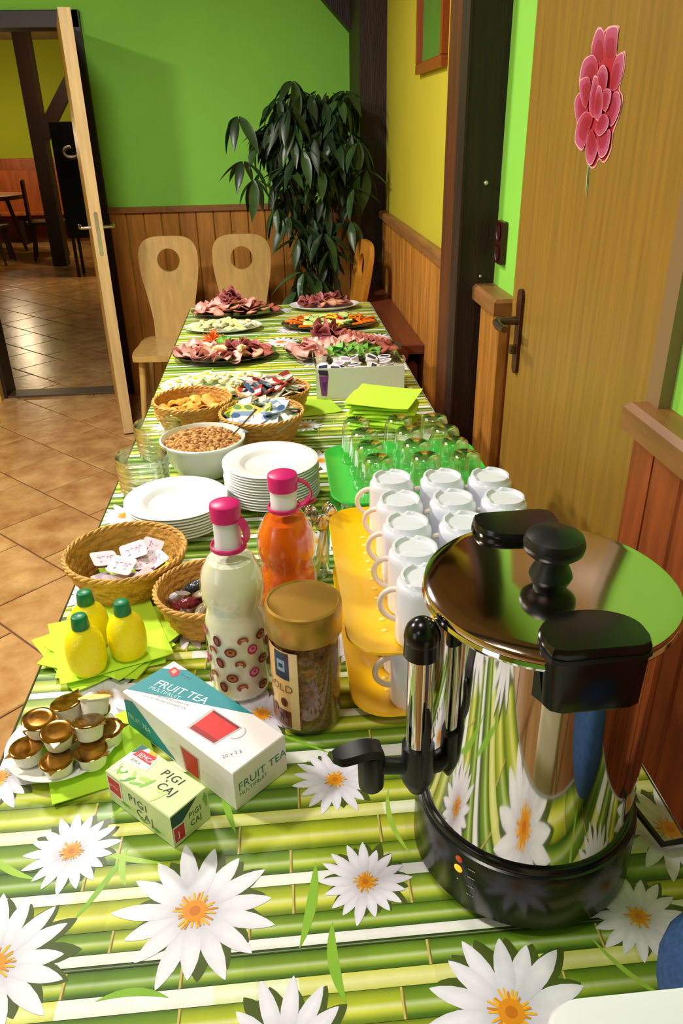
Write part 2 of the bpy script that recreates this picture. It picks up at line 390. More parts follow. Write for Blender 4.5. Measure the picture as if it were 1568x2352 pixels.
# flower sticker on the door
OUT = [(1.5192,1.6204),(1.504,1.6172),(1.4916,1.6113),(1.4766,1.6168),(1.4333,1.6141),(1.4288,1.6087),(1.4301,1.5965),(1.4242,1.5712),(1.4004,1.5751),(1.3901,1.5721),(1.3868,1.5462),(1.3966,1.5216),(1.3805,1.5118),(1.3765,1.4966),(1.3856,1.4733),(1.3987,1.4553),(1.3966,1.4309),(1.4106,1.4131),(1.4261,1.4074),(1.446,1.4131),(1.4563,1.401),(1.4697,1.3965),(1.4856,1.3985),(1.5045,1.4084),(1.5134,1.4282),(1.5296,1.4238),(1.5557,1.4286),(1.5706,1.442),(1.5746,1.4718),(1.5949,1.4948),(1.5953,1.5082),(1.5728,1.5259),(1.588,1.5408),(1.5827,1.5662),(1.5637,1.5788),(1.5408,1.5784),(1.5446,1.5946),(1.5316,1.6151)]
PET = [[(1.5186,1.6186),(1.4996,1.6144),(1.4833,1.5978),(1.4735,1.5701),(1.4986,1.5622),(1.5357,1.5744),(1.5408,1.5943),(1.5308,1.6126)],[(1.4727,1.6152),(1.436,1.6127),(1.4289,1.5931),(1.4291,1.567),(1.4527,1.5686),(1.4786,1.5845),(1.4828,1.6058)],[(1.3964,1.5726),(1.39,1.5464),(1.4031,1.5218),(1.4321,1.5206),(1.4356,1.5396),(1.4258,1.5668)],[(1.5628,1.5762),(1.5261,1.5786),(1.4982,1.5609),(1.5041,1.5369),(1.5377,1.5372),(1.5787,1.5429),(1.5783,1.5646)],[(1.5715,1.5219),(1.5386,1.5067),(1.5182,1.4921),(1.556,1.477),(1.5705,1.4717),(1.5886,1.4947),(1.5921,1.5108)],[(1.3913,1.5156),(1.3781,1.4967),(1.3892,1.4745),(1.4088,1.465),(1.4275,1.4797),(1.4273,1.4978),(1.4136,1.5152)],[(1.5328,1.4898),(1.4916,1.4803),(1.5052,1.4546),(1.5192,1.4281),(1.539,1.4276),(1.5681,1.4406),(1.5659,1.4704)],[(1.4923,1.4612),(1.4599,1.4422),(1.4509,1.4271),(1.4655,1.4059),(1.4869,1.4024),(1.5039,1.4178),(1.5083,1.4415)],[(1.4607,1.4549),(1.4274,1.4601),(1.4029,1.4577),(1.4032,1.4308),(1.4192,1.4178),(1.4367,1.4173),(1.4527,1.4322)],[(1.5738,1.5401),(1.537,1.5459),(1.5169,1.5313),(1.5234,1.4961),(1.5496,1.5044),(1.5659,1.523)],[(1.5003,1.5465),(1.4729,1.5294),(1.4575,1.4861),(1.4916,1.4803),(1.5133,1.4997),(1.5102,1.5335)],[(1.47,1.5604),(1.4449,1.5471),(1.4427,1.5222),(1.4707,1.5232),(1.4898,1.5472)],[(1.4397,1.5232),(1.4178,1.5177),(1.4185,1.5011),(1.4306,1.4882),(1.45,1.4946),(1.454,1.5154)],[(1.4729,1.5294),(1.4544,1.5166),(1.447,1.486),(1.4602,1.4738),(1.4827,1.4865),(1.4838,1.5201)],[(1.4431,1.4847),(1.4131,1.4771),(1.4142,1.4613),(1.4447,1.45),(1.467,1.4625)]]
def smooth_poly(p, k=4):
    out = []; n = len(p)
    for i in range(n):
        p0, p1, p2, p3 = (Vector(p[(i + d) % n]) for d in (-1, 0, 1, 2))
        for s in range(k):
            t = s / k; out.append(tuple(.5 * ((2 * p1) + (p2 - p0) * t + (2 * p0 - 5 * p1 + 4 * p2 - p3) * t * t + (3 * p1 - p0 - 3 * p2 + p3) * t ** 3)))
    return out
XS = XW - .0125
T_ = thing('flower_sticker', 'red and pink flower sticker with a thin green stem on the oak door', 'sticker', (XS, 1.485, 1.49))
def onx(poly, off): return [(-off, y - 1.485, z - 1.49) for y, z in poly]
mb = MB(); mb.add(poly3(onx(smooth_poly(OUT, 2), .0004)), '#E8A8A0')
q = [(1.4856 + (y - 1.4856) * .95, 1.508 + (z - 1.508) * .97) for y, z in OUT]; mb.add(poly3(onx(smooth_poly(q, 2), .0007)), '#B01A30')
for i, pt in enumerate(PET):
    cy = sum(p[0] for p in pt) / len(pt); cz = sum(p[1] for p in pt) / len(pt)
    inner = Vector((1.472, 1.50)); sp = smooth_poly(pt, 3)
    for j, (sc, cols) in enumerate(((1.0, ('#F0B8C4', '#C8385A')), (.93, ('#C05A84', '#A81430')), (.62, ('#A82850', '#9A0E22')))):
        cc = Vector((cy, cz)) + (inner - Vector((cy, cz))) * .12 * j
        ring = [(cc.x + (p[0] - cc.x) * sc, cc.y + (p[1] - cc.y) * sc) for p in sp]
        dmax = max((Vector(p) - inner).length for p in ring); dmin = min((Vector(p) - inner).length for p in ring)
        a, b = lin(cols[0]), lin(cols[1]); colv = []
        for p in ring:
            t = ((Vector(p) - inner).length - dmin) / max(1e-6, dmax - dmin); colv.append(tuple(b[k] + (a[k] - b[k]) * t ** 1.3 for k in range(3)) + (1,))
        vs = onx(ring, .0009 + .00012 * (i * 3 + j)); cv = (-(.0009 + .00012 * (i * 3 + j)), cc.x - 1.485, cc.y - 1.49)
        n = len(vs); mb.add((vs + [cv], [(k, (k + 1) % n, n) for k in range(n)]), colv + [b])
mb.build('petals', VC, T_, smooth=None)
mb = MB(); mb.add(poly3(onx([(1.497, 1.41), (1.491, 1.405), (1.4835, 1.37), (1.4835, 1.345), (1.492, 1.365)], .0006)), '#BFE0A8'); mb.add(poly3(onx([(1.4955, 1.41), (1.4925, 1.405), (1.4850, 1.375), (1.4845, 1.348), (1.489, 1.37)], .0009)), '#1E4A22')
mb.build('stem', VC, T_, smooth=None)
# socket
t = thing('wall_socket', 'brown double socket plate on the green strip between post and oak door', 'socket', (XW, 2.045, 1.195))
mb = MB(); mb.add(mapped(prism(rrect(.07, .105, .006, 3), 0, .014), lambda x, y, z: (-z, x, y))); mb.build('cover_plate', M('dark_brown_bakelite', '#3A1712', .3), t)
for dz in (.026, -.026):
    mb = MB(); mb.add(mapped(lathe([(0, .004), (.017, .004), (.019, .012), (.021, .014), (.022, .0145)], 18), lambda x, y, z: (-z - .002, x, y))); mb.build('socket_well', M('socket_recess', '#1E0C0A', .4), t, loc=(0, 0, dz))
# framed picture on the yellow wall
t = thing('framed_picture', 'red-brown wooden framed picture high on the yellow wall', 'picture', (XW - .006, 3.04, 1.64))
fw = .03
mb = MB()
for b in ((-.022, 0, -.24, .24, 0, .035), (-.022, 0, -.24, .24, .5, .535), (-.022, 0, -.24, -.205, .035, .5), (-.022, 0, .205, .24, .035, .5)): mb.add(bbox(*b))
mb.build('frame', M('red_brown_frame', '#8A3A16', .35), t, smooth=None)
mb = MB(); mb.add(box(-.008, 0, -.205, .205, .035, .5)); mb.build('print', M('picture_print', '#8E8A40', .5, noise=(8, .6, (1, 4, 1), 3, '#3E5A28')), t, smooth=None)
mb = MB(); mb.add(box(-.012, -.010, -.205, .205, .035, .5)); mb.build('glass_pane', thin_glass('picture_glass', (.95, .97, .95), .3), t, smooth=None)

# open door leaf (door_2)
D2 = thing('door_2', None, None, (-1.005, 4.66, 0), (0, 0, math.atan2(3.95 - 4.66, -.832 + 1.005))); D2['kind'] = 'structure'
L_ = math.hypot(.71, .173)
mb = MB(); mb.add(box(0, L_ - .002, -.026, .026, .01, 1.945)); mb.build('door_leaf', M('ochre_door_face', '#C89A48', .4, noise=(5, .15, (14, 14, .7), 6)), D2, smooth=None)
mb = MB(); mb.add(bbox(L_ - .003, L_ + .001, -.0265, .0265, .01, 1.945, .0)); mb.build('leaf_edge', DOORE, D2, smooth=None)
mb = MB(); mb.add(mapped(prism(rrect(.018, .20, .009), 0, .002), lambda x, y, z: (z, x, y))); mb.build('lock_plate', M('lock_steel', '#D0D2D6', .2, metal=1), D2, loc=(L_ + .001, 0, 1.03))
for s_ in (-1, 1):
    mb = MB(); mb.add(tube([(0, 0, 0), (0, s_ * .05, 0), (-.012, s_ * .056, 0), (-.11, s_ * .056, 0)], [.008, .008, .0085, .008], 10)); mb.build('handle', M('handle_steel', '#CFCBC0', .2, metal=1), D2, loc=(L_ - .055, s_ * .022, 1.055))
    mb = MB(); mb.add(box(-.02, .02, -.004, .004, -.12, .10)); mb.build('handle_plate', M('lock_steel'), D2, loc=(L_ - .055, s_ * .024, 1.03), smooth=None)

# radiator along right wall
t = thing('radiator', 'brown painted radiator with a flat cover under the yellow wall', 'radiator', (.525, 3.57, 0))
mb = MB(); mb.add(bbox(-.075, .048, -.63, .63, .66, .70, .006)); mb.build('top_cover', BROWNR, t, smooth=None)
for k in range(21):
    mb = MB(); mb.add(bbox(-.06, .03, -.024, .024, .10, .62, .012)); mb.build('fin', BROWNR, t, loc=(0, -.58 + k * .058, 0), smooth=None)
mb = MB(); mb.add(tube([(-.02, -.64, .60), (-.02, -.70, .60), (-.02, -.70, .05)], .011, 10)); mb.build('pipe', BROWNR, t)
mb = MB(); mb.add(lathe([(0, 0), (.012, 0), (.014, .006), (.013, .026), (.008, .03), (0, .03)], 14)); mb.build('valve_knob', M('white_valve', '#E8E0D0', .4), t, loc=(-.045, -.66, .655), rot=(PI / 2, 0, 0))
mb = MB(); mb.add(lathe([(0, -.01), (.026, -.01), (.028, 0), (.028, .02), (0, .024)], 18)); mb.build('valve_body', BROWNR, t, loc=(-.045, -.635, .66), rot=(PI / 2, 0, 0))

# ------------------------------------------------------------------ chairs
def resample_outline():
    half = [(0, .973), (.06, .972), (.105, .962), (.136, .938), (.152, .90), (.155, .85), (.149, .78), (.134, .70), (.118, .62), (.108, .54), (.104, .46), (.05, .455), (0, .455)]
    pts = half + [(-x, z) for x, z in half[::-1][1:-1]]; return smooth_poly(pts, 3)
def make_chair(lab, mat, loc, rz, group=None):
    t = thing('board_back_chair', lab, 'chair', loc, rz, group)
    out = resample_outline(); hc = Vector((0, .855)); n = len(out)
    y0, y1 = -.011, .011; vs = []
    for yy in (y0, y1):
        for (x, z) in out: vs.append((x, yy, z))
        for (x, z) in out:
            d = (Vector((x, z)) - hc).normalized() * .058; vs.append((hc.x + d.x, yy, hc.y + d.y))
    fs = []
    for i in range(n):
        j = (i + 1) % n
        fs += [(i, j, n + j, n + i), (2 * n + j, 2 * n + i, 3 * n + i, 3 * n + j), (j, i, 2 * n + i, 2 * n + j), (n + i, n + j, 3 * n + j, 3 * n + i)]
    vs = [(x, y + (z - .455) * .16 + .17, z) for x, y, z in vs]
    m = MB(); m.add((vs, fs)); m.build('backrest', mat, t, smooth=30)
    m = MB(); sp = smooth_poly([(-.14, .20), (.14, .20), (.178, .0), (.182, -.17), (.14, -.215), (-.14, -.215), (-.182, -.17), (-.178, .0)], 4); m.add(prism(sp, .432, .462)); m.build('seat', mat, t, smooth=30)
    for sx in (-1, 1):
        for sy in (-1, 1):
            m = MB(); m.add(tube([(sx * .14, sy * .14, .44), (sx * .175, sy * .185, 0)], [.020, .013], 10)); m.build('leg', mat, t)
    return t
make_chair('pale beech chair with round hole in its back, left one against the wainscot', CHAIRW, (-.555, 4.03, 0), 0)
make_chair('pale beech chair with round hole in its back, nearer the plant', CHAIRW, (-.17, 4.03, 0), 0)
make_chair('orange varnished chair turned sideways behind the far table end', CHAIRO, (.205, 3.85, 0), -PI / 2 + .12)

# ------------------------------------------------------------------ plant
t = thing('potted_plant', 'tall bushy dark green plant in the far corner by the timber post', 'plant', (.23, 4.06, 0))
mb = MB(); mb.add(lathe([(0, 0), (.12, 0), (.155, .30), (.165, .31), (.165, .34), (.15, .34), (.145, .30), (0, .29)], 28)); mb.build('pot', M('dark_pot', '#2A2220', .5), t)
BARK = M('plant_bark', '#3A2018', .7, bump=(40, .4))
trunks = [[(0, 0, .29), (-.02, 0, .7), (-.09, 0, 1.1), (-.10, .02, 1.45), (-.06, .02, 1.62)], [(.03, .02, .29), (.045, .0, .8), (.05, -.01, 1.2), (.06, .02, 1.6)], [(-.03, -.03, .29), (-.05, -.03, .6), (-.11, -.05, .82)]]
for q in trunks:
    mb = MB(); mb.add(tube(q, [.017, .015, .013, .011, .006][:len(q)], 8)); mb.build('stem', BARK, t)
lm = []
for v in range(4):
    Ln = .130 + .014 * v; W = .0205 + .0025 * v; vs = []; K = 7; fs = []
    for k in range(K + 1):
        s_ = k / K; wv = W * math.sin(PI * min(1, s_ * 1.02 + .02)) ** .8 * (1 - .25 * s_); dr = -.5 * Ln * s_ ** 2 * (.35 + .12 * v)
        vs += [(Ln * s_, -wv, dr + .25 * wv), (Ln * s_, 0, dr - .12 * wv), (Ln * s_, wv, dr + .25 * wv)]
    for k in range(K):
        a = k * 3; fs += [(a, a + 1, a + 4, a + 3), (a + 1, a + 2, a + 5, a + 4)]
    m = MB(); m.add((vs, fs)); o = m.build('leaf', LEAF, t); lm.append(o)
rr = random.Random(11); nleaf = 0; used = set()
cl = []
for k in range(26):
    a = rr.uniform(0, 2 * PI); b = rr.uniform(-.5, 1); rad = rr.uniform(.45, 1)
    cl.append((-.03 + .27 * rad * math.cos(a) * (1 - .3 * max(0, b)), .20 * rad * math.sin(a) - .02, 1.38 + .24 * b))
cl += [(-.10, -.05, 1.66), (-.06, 0, 1.62), (.12, -.05, 1.58), (-.36, -.02, 1.52), (-.35, -.05, 1.33), (-.30, -.1, 1.25), (.20, -.1, 1.40), (.18, -.1, 1.2), (-.14, -.08, 1.08), (-.10, -.1, .98), (.02, -.12, 1.0), (.05, -.12, .92), (-.08, -.1, .82), (-.12, -.08, .72), (.0, -.12, .78), (.06, -.1, .70), (-.04, -.12, .66), (.16, -.08, 1.05), (-.2, -.08, 1.12), (.24, -.06, 1.28), (-.02, -.1, .60), (.08, -.1, .60)]
for c_ in cl:
    base = rr.uniform(0, 2 * PI); nl = 6
    for k in range(nl):
        if nleaf >= 288: break
        src = lm[rr.randrange(4)]; yaw = base + k * 2 * PI / nl + rr.uniform(-.25, .25); pitch = rr.uniform(.25, 1.15)
        if id(src) not in used: o = src; used.add(id(src))
        else: o = src.copy(); COL.objects.link(o)
        o.location = (c_[0] + .012 * math.cos(yaw), min(c_[1] + .012 * math.sin(yaw), .3), c_[2]); o.rotation_euler = Euler((rr.uniform(-.4, .4), pitch, yaw), 'XYZ'); nleaf += 1
        s_ = rr.uniform(.8, 1.12); o.scale = (s_, s_, s_)

fol = MB(); rf = random.Random(23)
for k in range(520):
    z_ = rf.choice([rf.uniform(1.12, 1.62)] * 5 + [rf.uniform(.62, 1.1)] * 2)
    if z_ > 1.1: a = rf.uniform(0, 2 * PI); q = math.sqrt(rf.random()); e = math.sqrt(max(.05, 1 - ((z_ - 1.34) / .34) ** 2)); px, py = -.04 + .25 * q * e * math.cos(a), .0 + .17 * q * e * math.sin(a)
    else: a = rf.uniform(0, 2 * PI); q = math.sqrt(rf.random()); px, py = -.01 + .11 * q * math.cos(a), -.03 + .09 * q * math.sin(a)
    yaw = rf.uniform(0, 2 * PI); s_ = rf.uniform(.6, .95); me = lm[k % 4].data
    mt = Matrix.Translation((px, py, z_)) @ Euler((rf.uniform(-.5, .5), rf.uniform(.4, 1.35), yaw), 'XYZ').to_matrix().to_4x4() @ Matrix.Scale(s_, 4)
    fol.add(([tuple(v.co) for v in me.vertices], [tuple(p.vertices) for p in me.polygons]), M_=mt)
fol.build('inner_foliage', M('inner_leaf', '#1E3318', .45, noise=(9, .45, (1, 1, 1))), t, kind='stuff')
# ------------------------------------------------------------------ far room contents
t = thing('timber_post', 'black-brown timber post with an upward brace seen through the open doorway', 'post', (-2.58, 10.0, 0))
mb = MB(); mb.add(box(-.10, .06, -.1, .1, .0, 2.6)); mb.build('post_body', DARKM, t, smooth=None)
mb = MB(); vs = [(.06, -.05, 1.35), (.06, -.05, 1.6), (.55, -.05, 2.25), (.7, -.05, 2.25)]; mb.add((vs + [(x, .05, z) for x, y, z in vs], [(0, 1, 2, 3), (7, 6, 5, 4), (0, 4, 5, 1), (3, 2, 6, 7), (0, 3, 7, 4)])); mb.build('brace', DARKM, t, smooth=None)
t = thing('bench', 'orange-brown wooden wall bench in the room beyond the doorway', 'bench', (-3.6, 12.2, 0))
BW = M('orange_bench_wood')
mb = MB(); mb.add(bbox(-1.5, 1.35, .2, .25, .44, .98)); mb.build('bench_back', BW, t, smooth=None)
mb = MB(); mb.add(bbox(-1.5, 1.35, -.2, .25, .40, .44)); mb.build('bench_seat', BW, t, smooth=None)
for xx in (-1.4, 0, 1.3):
    mb = MB(); mb.add(box(xx - .03, xx + .03, -.15, .2, 0, .4)); mb.build('leg', DARKM, t, smooth=None)
DW = M('dark_chair_wood', '#3A1E12', .45)
t = thing('wooden_table', 'dark wooden table in the room beyond the doorway, cut by the left edge', 'table', (-3.75, 11.0, 0))
mb = MB(); mb.add(lathe([(0, .70), (.55, .70), (.56, .72), (.55, .75), (0, .75)], 36)); mb.build('table_top', M('brown_table_wood', '#7A4420', .35), t)
for sx, sy in ((-1, -1), (1, -1), (1, 1), (-1, 1)):
    mb = MB(); mb.add(tube([(sx * .25, sy * .25, .70), (sx * .36, sy * .36, 0)], [.03, .022], 8)); mb.build('leg', DW, t)
def far_chair(lab, x, y, rz, h=.95):
    t = thing('wooden_chair', lab, 'chair', (x, y, 0), rz)
    mb = MB(); mb.add(prism(smooth_poly([(-.2, .2), (.2, .2), (.21, -.2), (-.21, -.2)], 2), .43, .46)); mb.build('seat', DW, t, smooth=None)
    mb = MB(); mb.add(bbox(-.15, .15, .18, .21, .46, h, .02)); mb.build('backrest', DW, t, smooth=None)
    for sx in (-1, 1):
        for sy in (-1, 1):
            mb = MB(); mb.add(tube([(sx * .15, sy * .15, .44), (sx * .2, sy * .2, 0)], [.022, .015], 8)); mb.build('leg', DW, t)
far_chair('dark wooden chair standing side-on before the orange bench, right of the round table', -2.86, 10.6, PI / 2 + .2)
far_chair('dark wooden chair at the left edge of the far room', -3.5, 10.3, PI)
t = thing('dark_cabinet', 'tall black cabinet with a pale curl half hidden by the open door', 'cabinet', (-2.02, 9.2, 0))
mb = MB(); mb.add(bbox(-.22, .25, -.15, .2, .42, 1.56)); mb.build('body', M('black_cabinet', '#15131C', .35), t, smooth=None)
for sx in (-.18, .2):
    for sy in (-.1, .15):
        mb = MB(); mb.add(box(sx - .015, sx + .015, sy - .015, sy + .015, 0, .42)); mb.build('leg', DARKM, t, smooth=None)
mb = MB(); mb.add(tube([(.06 + .09 * math.cos(a), 0, 1.33 - .07 * math.sin(a) - .012 * a) for a in [i * .35 for i in range(-2, 14)]], .018, 8)); mb.build('curl_ornament', M('pale_ornament', '#9A8E96', .5), t, loc=(-.08, -.165, -.02))

t = thing('pendant_lamp', 'globe pendant lamp in the far room just beyond the left frame edge', 'lamp', (-3.62, 11.3, 1.55))
mb = MB(); mb.add(sphere(.10, (0, 0, 0), 20, 14)); mb.build('globe', M('lamp_globe', '#FFD79A', .4, emit=9), t)
mb = MB(); mb.add(tube([(0, 0, .09), (0, 0, 1.05)], .006, 8)); mb.build('cord', BLACKM, t)
pl_ = bpy.data.lights.new('pendant_light', 'POINT'); pl_.energy = 30; pl_.color = (1, .78, .5); pl_.shadow_soft_size = .12; po = bpy.data.objects.new('pendant_light', pl_); COL.objects.link(po); po.location = (-3.62, 11.3, 1.40)
# ------------------------------------------------------------------ TABLE and cloth
X0, X1, Y0, Y1 = -.385, .425, .365, 3.53
t = thing('buffet_table', 'long narrow buffet table under the bamboo and daisy print cloth', 'table', (0, 0, 0))
mb = MB(); mb.add(bbox(X0 + .012, X1 - .012, Y0 + .012, Y1 - .012, .715, .7455)); mb.build('table_top', M('table_wood', '#A87A48', .5, noise=(6, .2, (5, .6, 5))), t, smooth=None)
for xx in (X0 + .06, X1 - .06):
    for yy in (Y0 + .08, 1.45, 1.95, Y1 - .08):
        mb = MB(); mb.add(bbox(xx - .025, xx + .025, yy - .025, yy + .025, 0, .715)); mb.build('leg', M('table_wood'), t, smooth=None)
mb = MB(); rc = random.Random(5)
def mixc(a, b, t): return tuple(a[k] + (b[k] - a[k]) * t for k in range(3)) + (1,)
Z = TABLE_Z
mb.add(box(X0, X1, Y0, Y1, Z - .0035, Z - .0004), '#4E6A14')
# bamboo rows
BAMB = [('#64861C', '#BACA3E', '#98AE28'), ('#4E7418', '#A2BA3C', '#7A9A24'), ('#7A921E', '#D2D648', '#B6C02C'), ('#466C18', '#8CAE3C', '#6A8E22'), ('#8E9E1C', '#DCDC4E', '#C4C834')]
y = Y0; row = 0
tilt = .012
while y < Y1 - .002:
    kind = rc.random(); 
    if row % 3 == 2: h = rc.uniform(.011, .022); wh = True
    else: h = rc.uniform(.022, .040); wh = False
    if kind < .06: h = .005; dark = True
    else: dark = False
    h = min(h, Y1 - y); y2 = y + h - .0005
    x = X0; 
    while x < X1 - 1e-6:
        sl = rc.uniform(.10, .26) if not wh else rc.uniform(.05, .3); x2 = min(X1, x + sl)
        if X1 - x2 < .03: x2 = X1
        if wh: 
            a, b, c = rc.choice([('#E8EEDC', '#F0F0EC', '#E6EAE0'), ('#E2E6DC', '#F2F2F0', '#EAECE8'), ('#C6CC5C', '#E8E8A0', '#D0D458'), ('#D8E2A0', '#F4F8E0', '#E4EEB4')])
        elif dark: a, b, c = '#2E3E10', '#4A6418', '#38500F'
        else: a, b, c = rc.choice(BAMB)
        a, b, c = lin(a), lin(b), lin(c)
        seg = [(0, mixc(a, (0, 0, 0, 1), .35)), (.12, a), (.34, b), (.46, mixc(b, (1, 1, 1, 1), .25) if not wh else b), (.6, c), (.85, mixc(c, a, .6)), (1, mixc(a, (0, 0, 0, 1), .3))]
        if wh: seg = [(0, a), (.5, b), (1, c)]
        NX = 4
        for q in range(NX):
            xa, xb = x + (x2 - x) * q / NX, x + (x2 - x) * (q + 1) / NX; j = rc.uniform(.88, 1.1)
            for (s0, c0), (s1, c1) in zip(seg[:-1], seg[1:]):
                vs = [(xa, y + s0 * (y2 - y), Z), (xb, y + s0 * (y2 - y), Z), (xb, y + s1 * (y2 - y), Z), (xa, y + s1 * (y2 - y), Z)]
                ja = j if q else 1.0; jb = rc.uniform(.88, 1.08) if q < NX - 1 else 1
                f = lambda cc, k: tuple(min(1, v * k) for v in cc[:3]) + (1,)
                mb.add((vs, [(0, 1, 2, 3)]), [f(c0, ja), f(c0, 1), f(c1, 1), f(c1, ja)])
        if x2 < X1 and not dark and not wh:
            w_ = .0014; zz = Z + .00012
            mb.add(([(x2 - w_, y, zz), (x2 + w_ * .4, y, zz), (x2 + w_ * .9, y2, zz), (x2 - w_ * .6, y2, zz)], [(0, 1, 2, 3)]), '#C8B868')
            mb.add(([(x2 + w_ * .4, y, zz), (x2 + w_ * 1.5, y, zz), (x2 + w_ * 1.7, y2, zz), (x2 + w_ * .9, y2, zz)], [(0, 1, 2, 3)]), '#7A6A22')
        x = x2
    y += h; row += 1
# leaf blades printed over the bamboo
for k in range(60):
    cx, cy = rc.uniform(X0 + .03, X1 - .03), rc.uniform(Y0, Y1); 
    if k < 8: cx, cy = [(-.33, .60), (-.35, .54), (-.20, .60), (.02, .46), (.1, .62), (-.17, .45), (.30, .42), (-.22, .57)][k]
    a = rc.uniform(0, PI); L1 = rc.uniform(.05, .10); wv = rc.uniform(.002, .006); pts = []
    bend = rc.uniform(-.5, .5)
    up = []; dn = []
    for i in range(9):
        s_ = i / 8; px = (s_ - .5) * L1; py = bend * L1 * (s_ - .5) ** 2; ww = .0002 + wv * max(0, math.sin(PI * s_)) ** .8
        up.append((px, py + ww)); dn.append((px, py - ww))
    for i in range(8):
        q = [up[i], dn[i], dn[i + 1], up[i + 1]]
        vs = [(cx + p[0] * math.cos(a) - p[1] * math.sin(a), cy + p[0] * math.sin(a) + p[1] * math.cos(a), Z + .00014 + k * .0000006) for p in q]
        if all(X0 < v[0] < X1 and Y0 < v[1] < Y1 for v in vs): mb.add((vs, [(0, 1, 2, 3)]), '#86B634' if k % 2 else '#A2C844')
# daisies: (x, y, r, rotation)
DAI = [(-.264, .616, .054, .2), (-.119, .528, .083, .1), (.061, .544, .050, .4), (.178, .397, .082, .25), (.333, .476, .052, .0), (.040, .690, .054, .3), (-.311, .490, .078, .5), (-.382, .737, .06, .1), (-.030, .378, .07, .2), (.416, .576, .07, .1), (-.052, .818, .062, .2), (-.34, 1.46, .07, 0), (.085, 1.70, .07, .3), (-.175, 1.045, .07, .1), (-.35, 1.15, .055, .1), (.09, .96, .05, .2), (.06, 1.30, .05, .4), (-.28, .88, .06, .1)]
yy = 2.0; k = 0
while yy < 3.5:
    for xx in (-.28, .06, .33):
        DAI.append((xx + rc.uniform(-.08, .08), yy + rc.uniform(-.08, .08), rc.uniform(.04, .075), rc.uniform(0, 1)))
    yy += .27
def clipadd(vs, col):
    if all(X0 <= v[0] <= X1 and Y0 <= v[1] <= Y1 for v in vs): mb.add((vs, [tuple(range(len(vs)))]), col); return
    out = vs
    for ax, lim, sg in ((0, X0, 1), (0, X1, -1), (1, Y0, 1), (1, Y1, -1)):
        new = []
        for i in range(len(out)):
            p, q = out[i], out[(i + 1) % len(out)]; ip = (p[ax] - lim) * sg >= 0; iq = (q[ax] - lim) * sg >= 0
            if ip: new.append(p)
            if ip != iq:
                s_ = (lim - p[ax]) / (q[ax] - p[ax]); new.append(tuple(p[k] + (q[k] - p[k]) * s_ for k in range(3)))
        out = new
        if len(out) < 3: return
    cc = col if not isinstance(col, list) else col[0]
    mb.add((out, [tuple(range(len(out)))]), cc)
for di, (dx, dy, dr, rot) in enumerate(DAI):
    npet = 15 if dr > .06 else 17; zz = Z + .0002
    for lay in range(3):
        for k in range(npet):
            if lay == 1 and k % 2: continue
            if lay == 2 and not k % 2: continue
            a = rot + 2 * PI * k / npet + rc.uniform(-.05, .05); L1 = dr * rc.uniform(.84, 1.06); wv = dr * .118
            ox, oy = (0, 0)
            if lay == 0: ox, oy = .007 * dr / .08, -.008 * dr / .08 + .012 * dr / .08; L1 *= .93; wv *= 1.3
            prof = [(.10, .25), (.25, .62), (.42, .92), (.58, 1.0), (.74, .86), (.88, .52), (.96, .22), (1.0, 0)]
            up = [(s_ * L1, wv * p) for s_, p in prof]; dn = [(s_ * L1, -wv * p) for s_, p in prof]
            ca, sa = math.cos(a), math.sin(a); tr = lambda p, z_: (dx + ox + p[0] * ca - p[1] * sa, dy + oy + p[0] * sa + p[1] * ca, z_)
            zz += .000003
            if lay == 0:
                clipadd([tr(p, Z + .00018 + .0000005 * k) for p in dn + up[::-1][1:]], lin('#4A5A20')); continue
            zt = zz + .00006 * lay
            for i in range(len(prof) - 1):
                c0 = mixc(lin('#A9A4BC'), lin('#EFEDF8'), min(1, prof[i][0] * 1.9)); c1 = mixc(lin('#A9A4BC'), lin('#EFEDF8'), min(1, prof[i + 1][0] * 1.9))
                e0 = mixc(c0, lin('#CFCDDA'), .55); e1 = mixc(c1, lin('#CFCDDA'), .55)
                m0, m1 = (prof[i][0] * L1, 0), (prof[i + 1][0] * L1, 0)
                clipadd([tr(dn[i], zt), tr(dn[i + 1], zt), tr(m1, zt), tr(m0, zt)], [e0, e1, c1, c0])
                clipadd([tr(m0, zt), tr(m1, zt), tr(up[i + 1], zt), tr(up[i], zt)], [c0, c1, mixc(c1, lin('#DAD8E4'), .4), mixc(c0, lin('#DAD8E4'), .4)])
    zc = Z + .0007
    for k in range(26):
        a = 2 * PI * k / 26 + rc.uniform(-.1, .1); L1 = dr * rc.uniform(.20, .29); wv = dr * .022
        ca, sa = math.cos(a), math.sin(a)
        clipadd([(dx + p[0] * ca - p[1] * sa, dy + p[0] * sa + p[1] * ca, zc + .000003 * k) for p in ((0, -wv), (L1, -wv * .5), (L1, wv * .5), (0, wv))], lin('#F2B41E' if k % 3 else '#D8860E'))
    n = 16
    clipadd([(dx + dr * .15 * math.cos(2 * PI * i / n), dy + dr * .15 * math.sin(2 * PI * i / n), zc + .0001) for i in range(n)], lin('#E0901A'))
    clipadd([(dx + dr * .07 * math.cos(2 * PI * i / n), dy + dr * .07 * math.sin(2 * PI * i / n), zc + .00015) for i in range(n)], lin('#C8741A'))
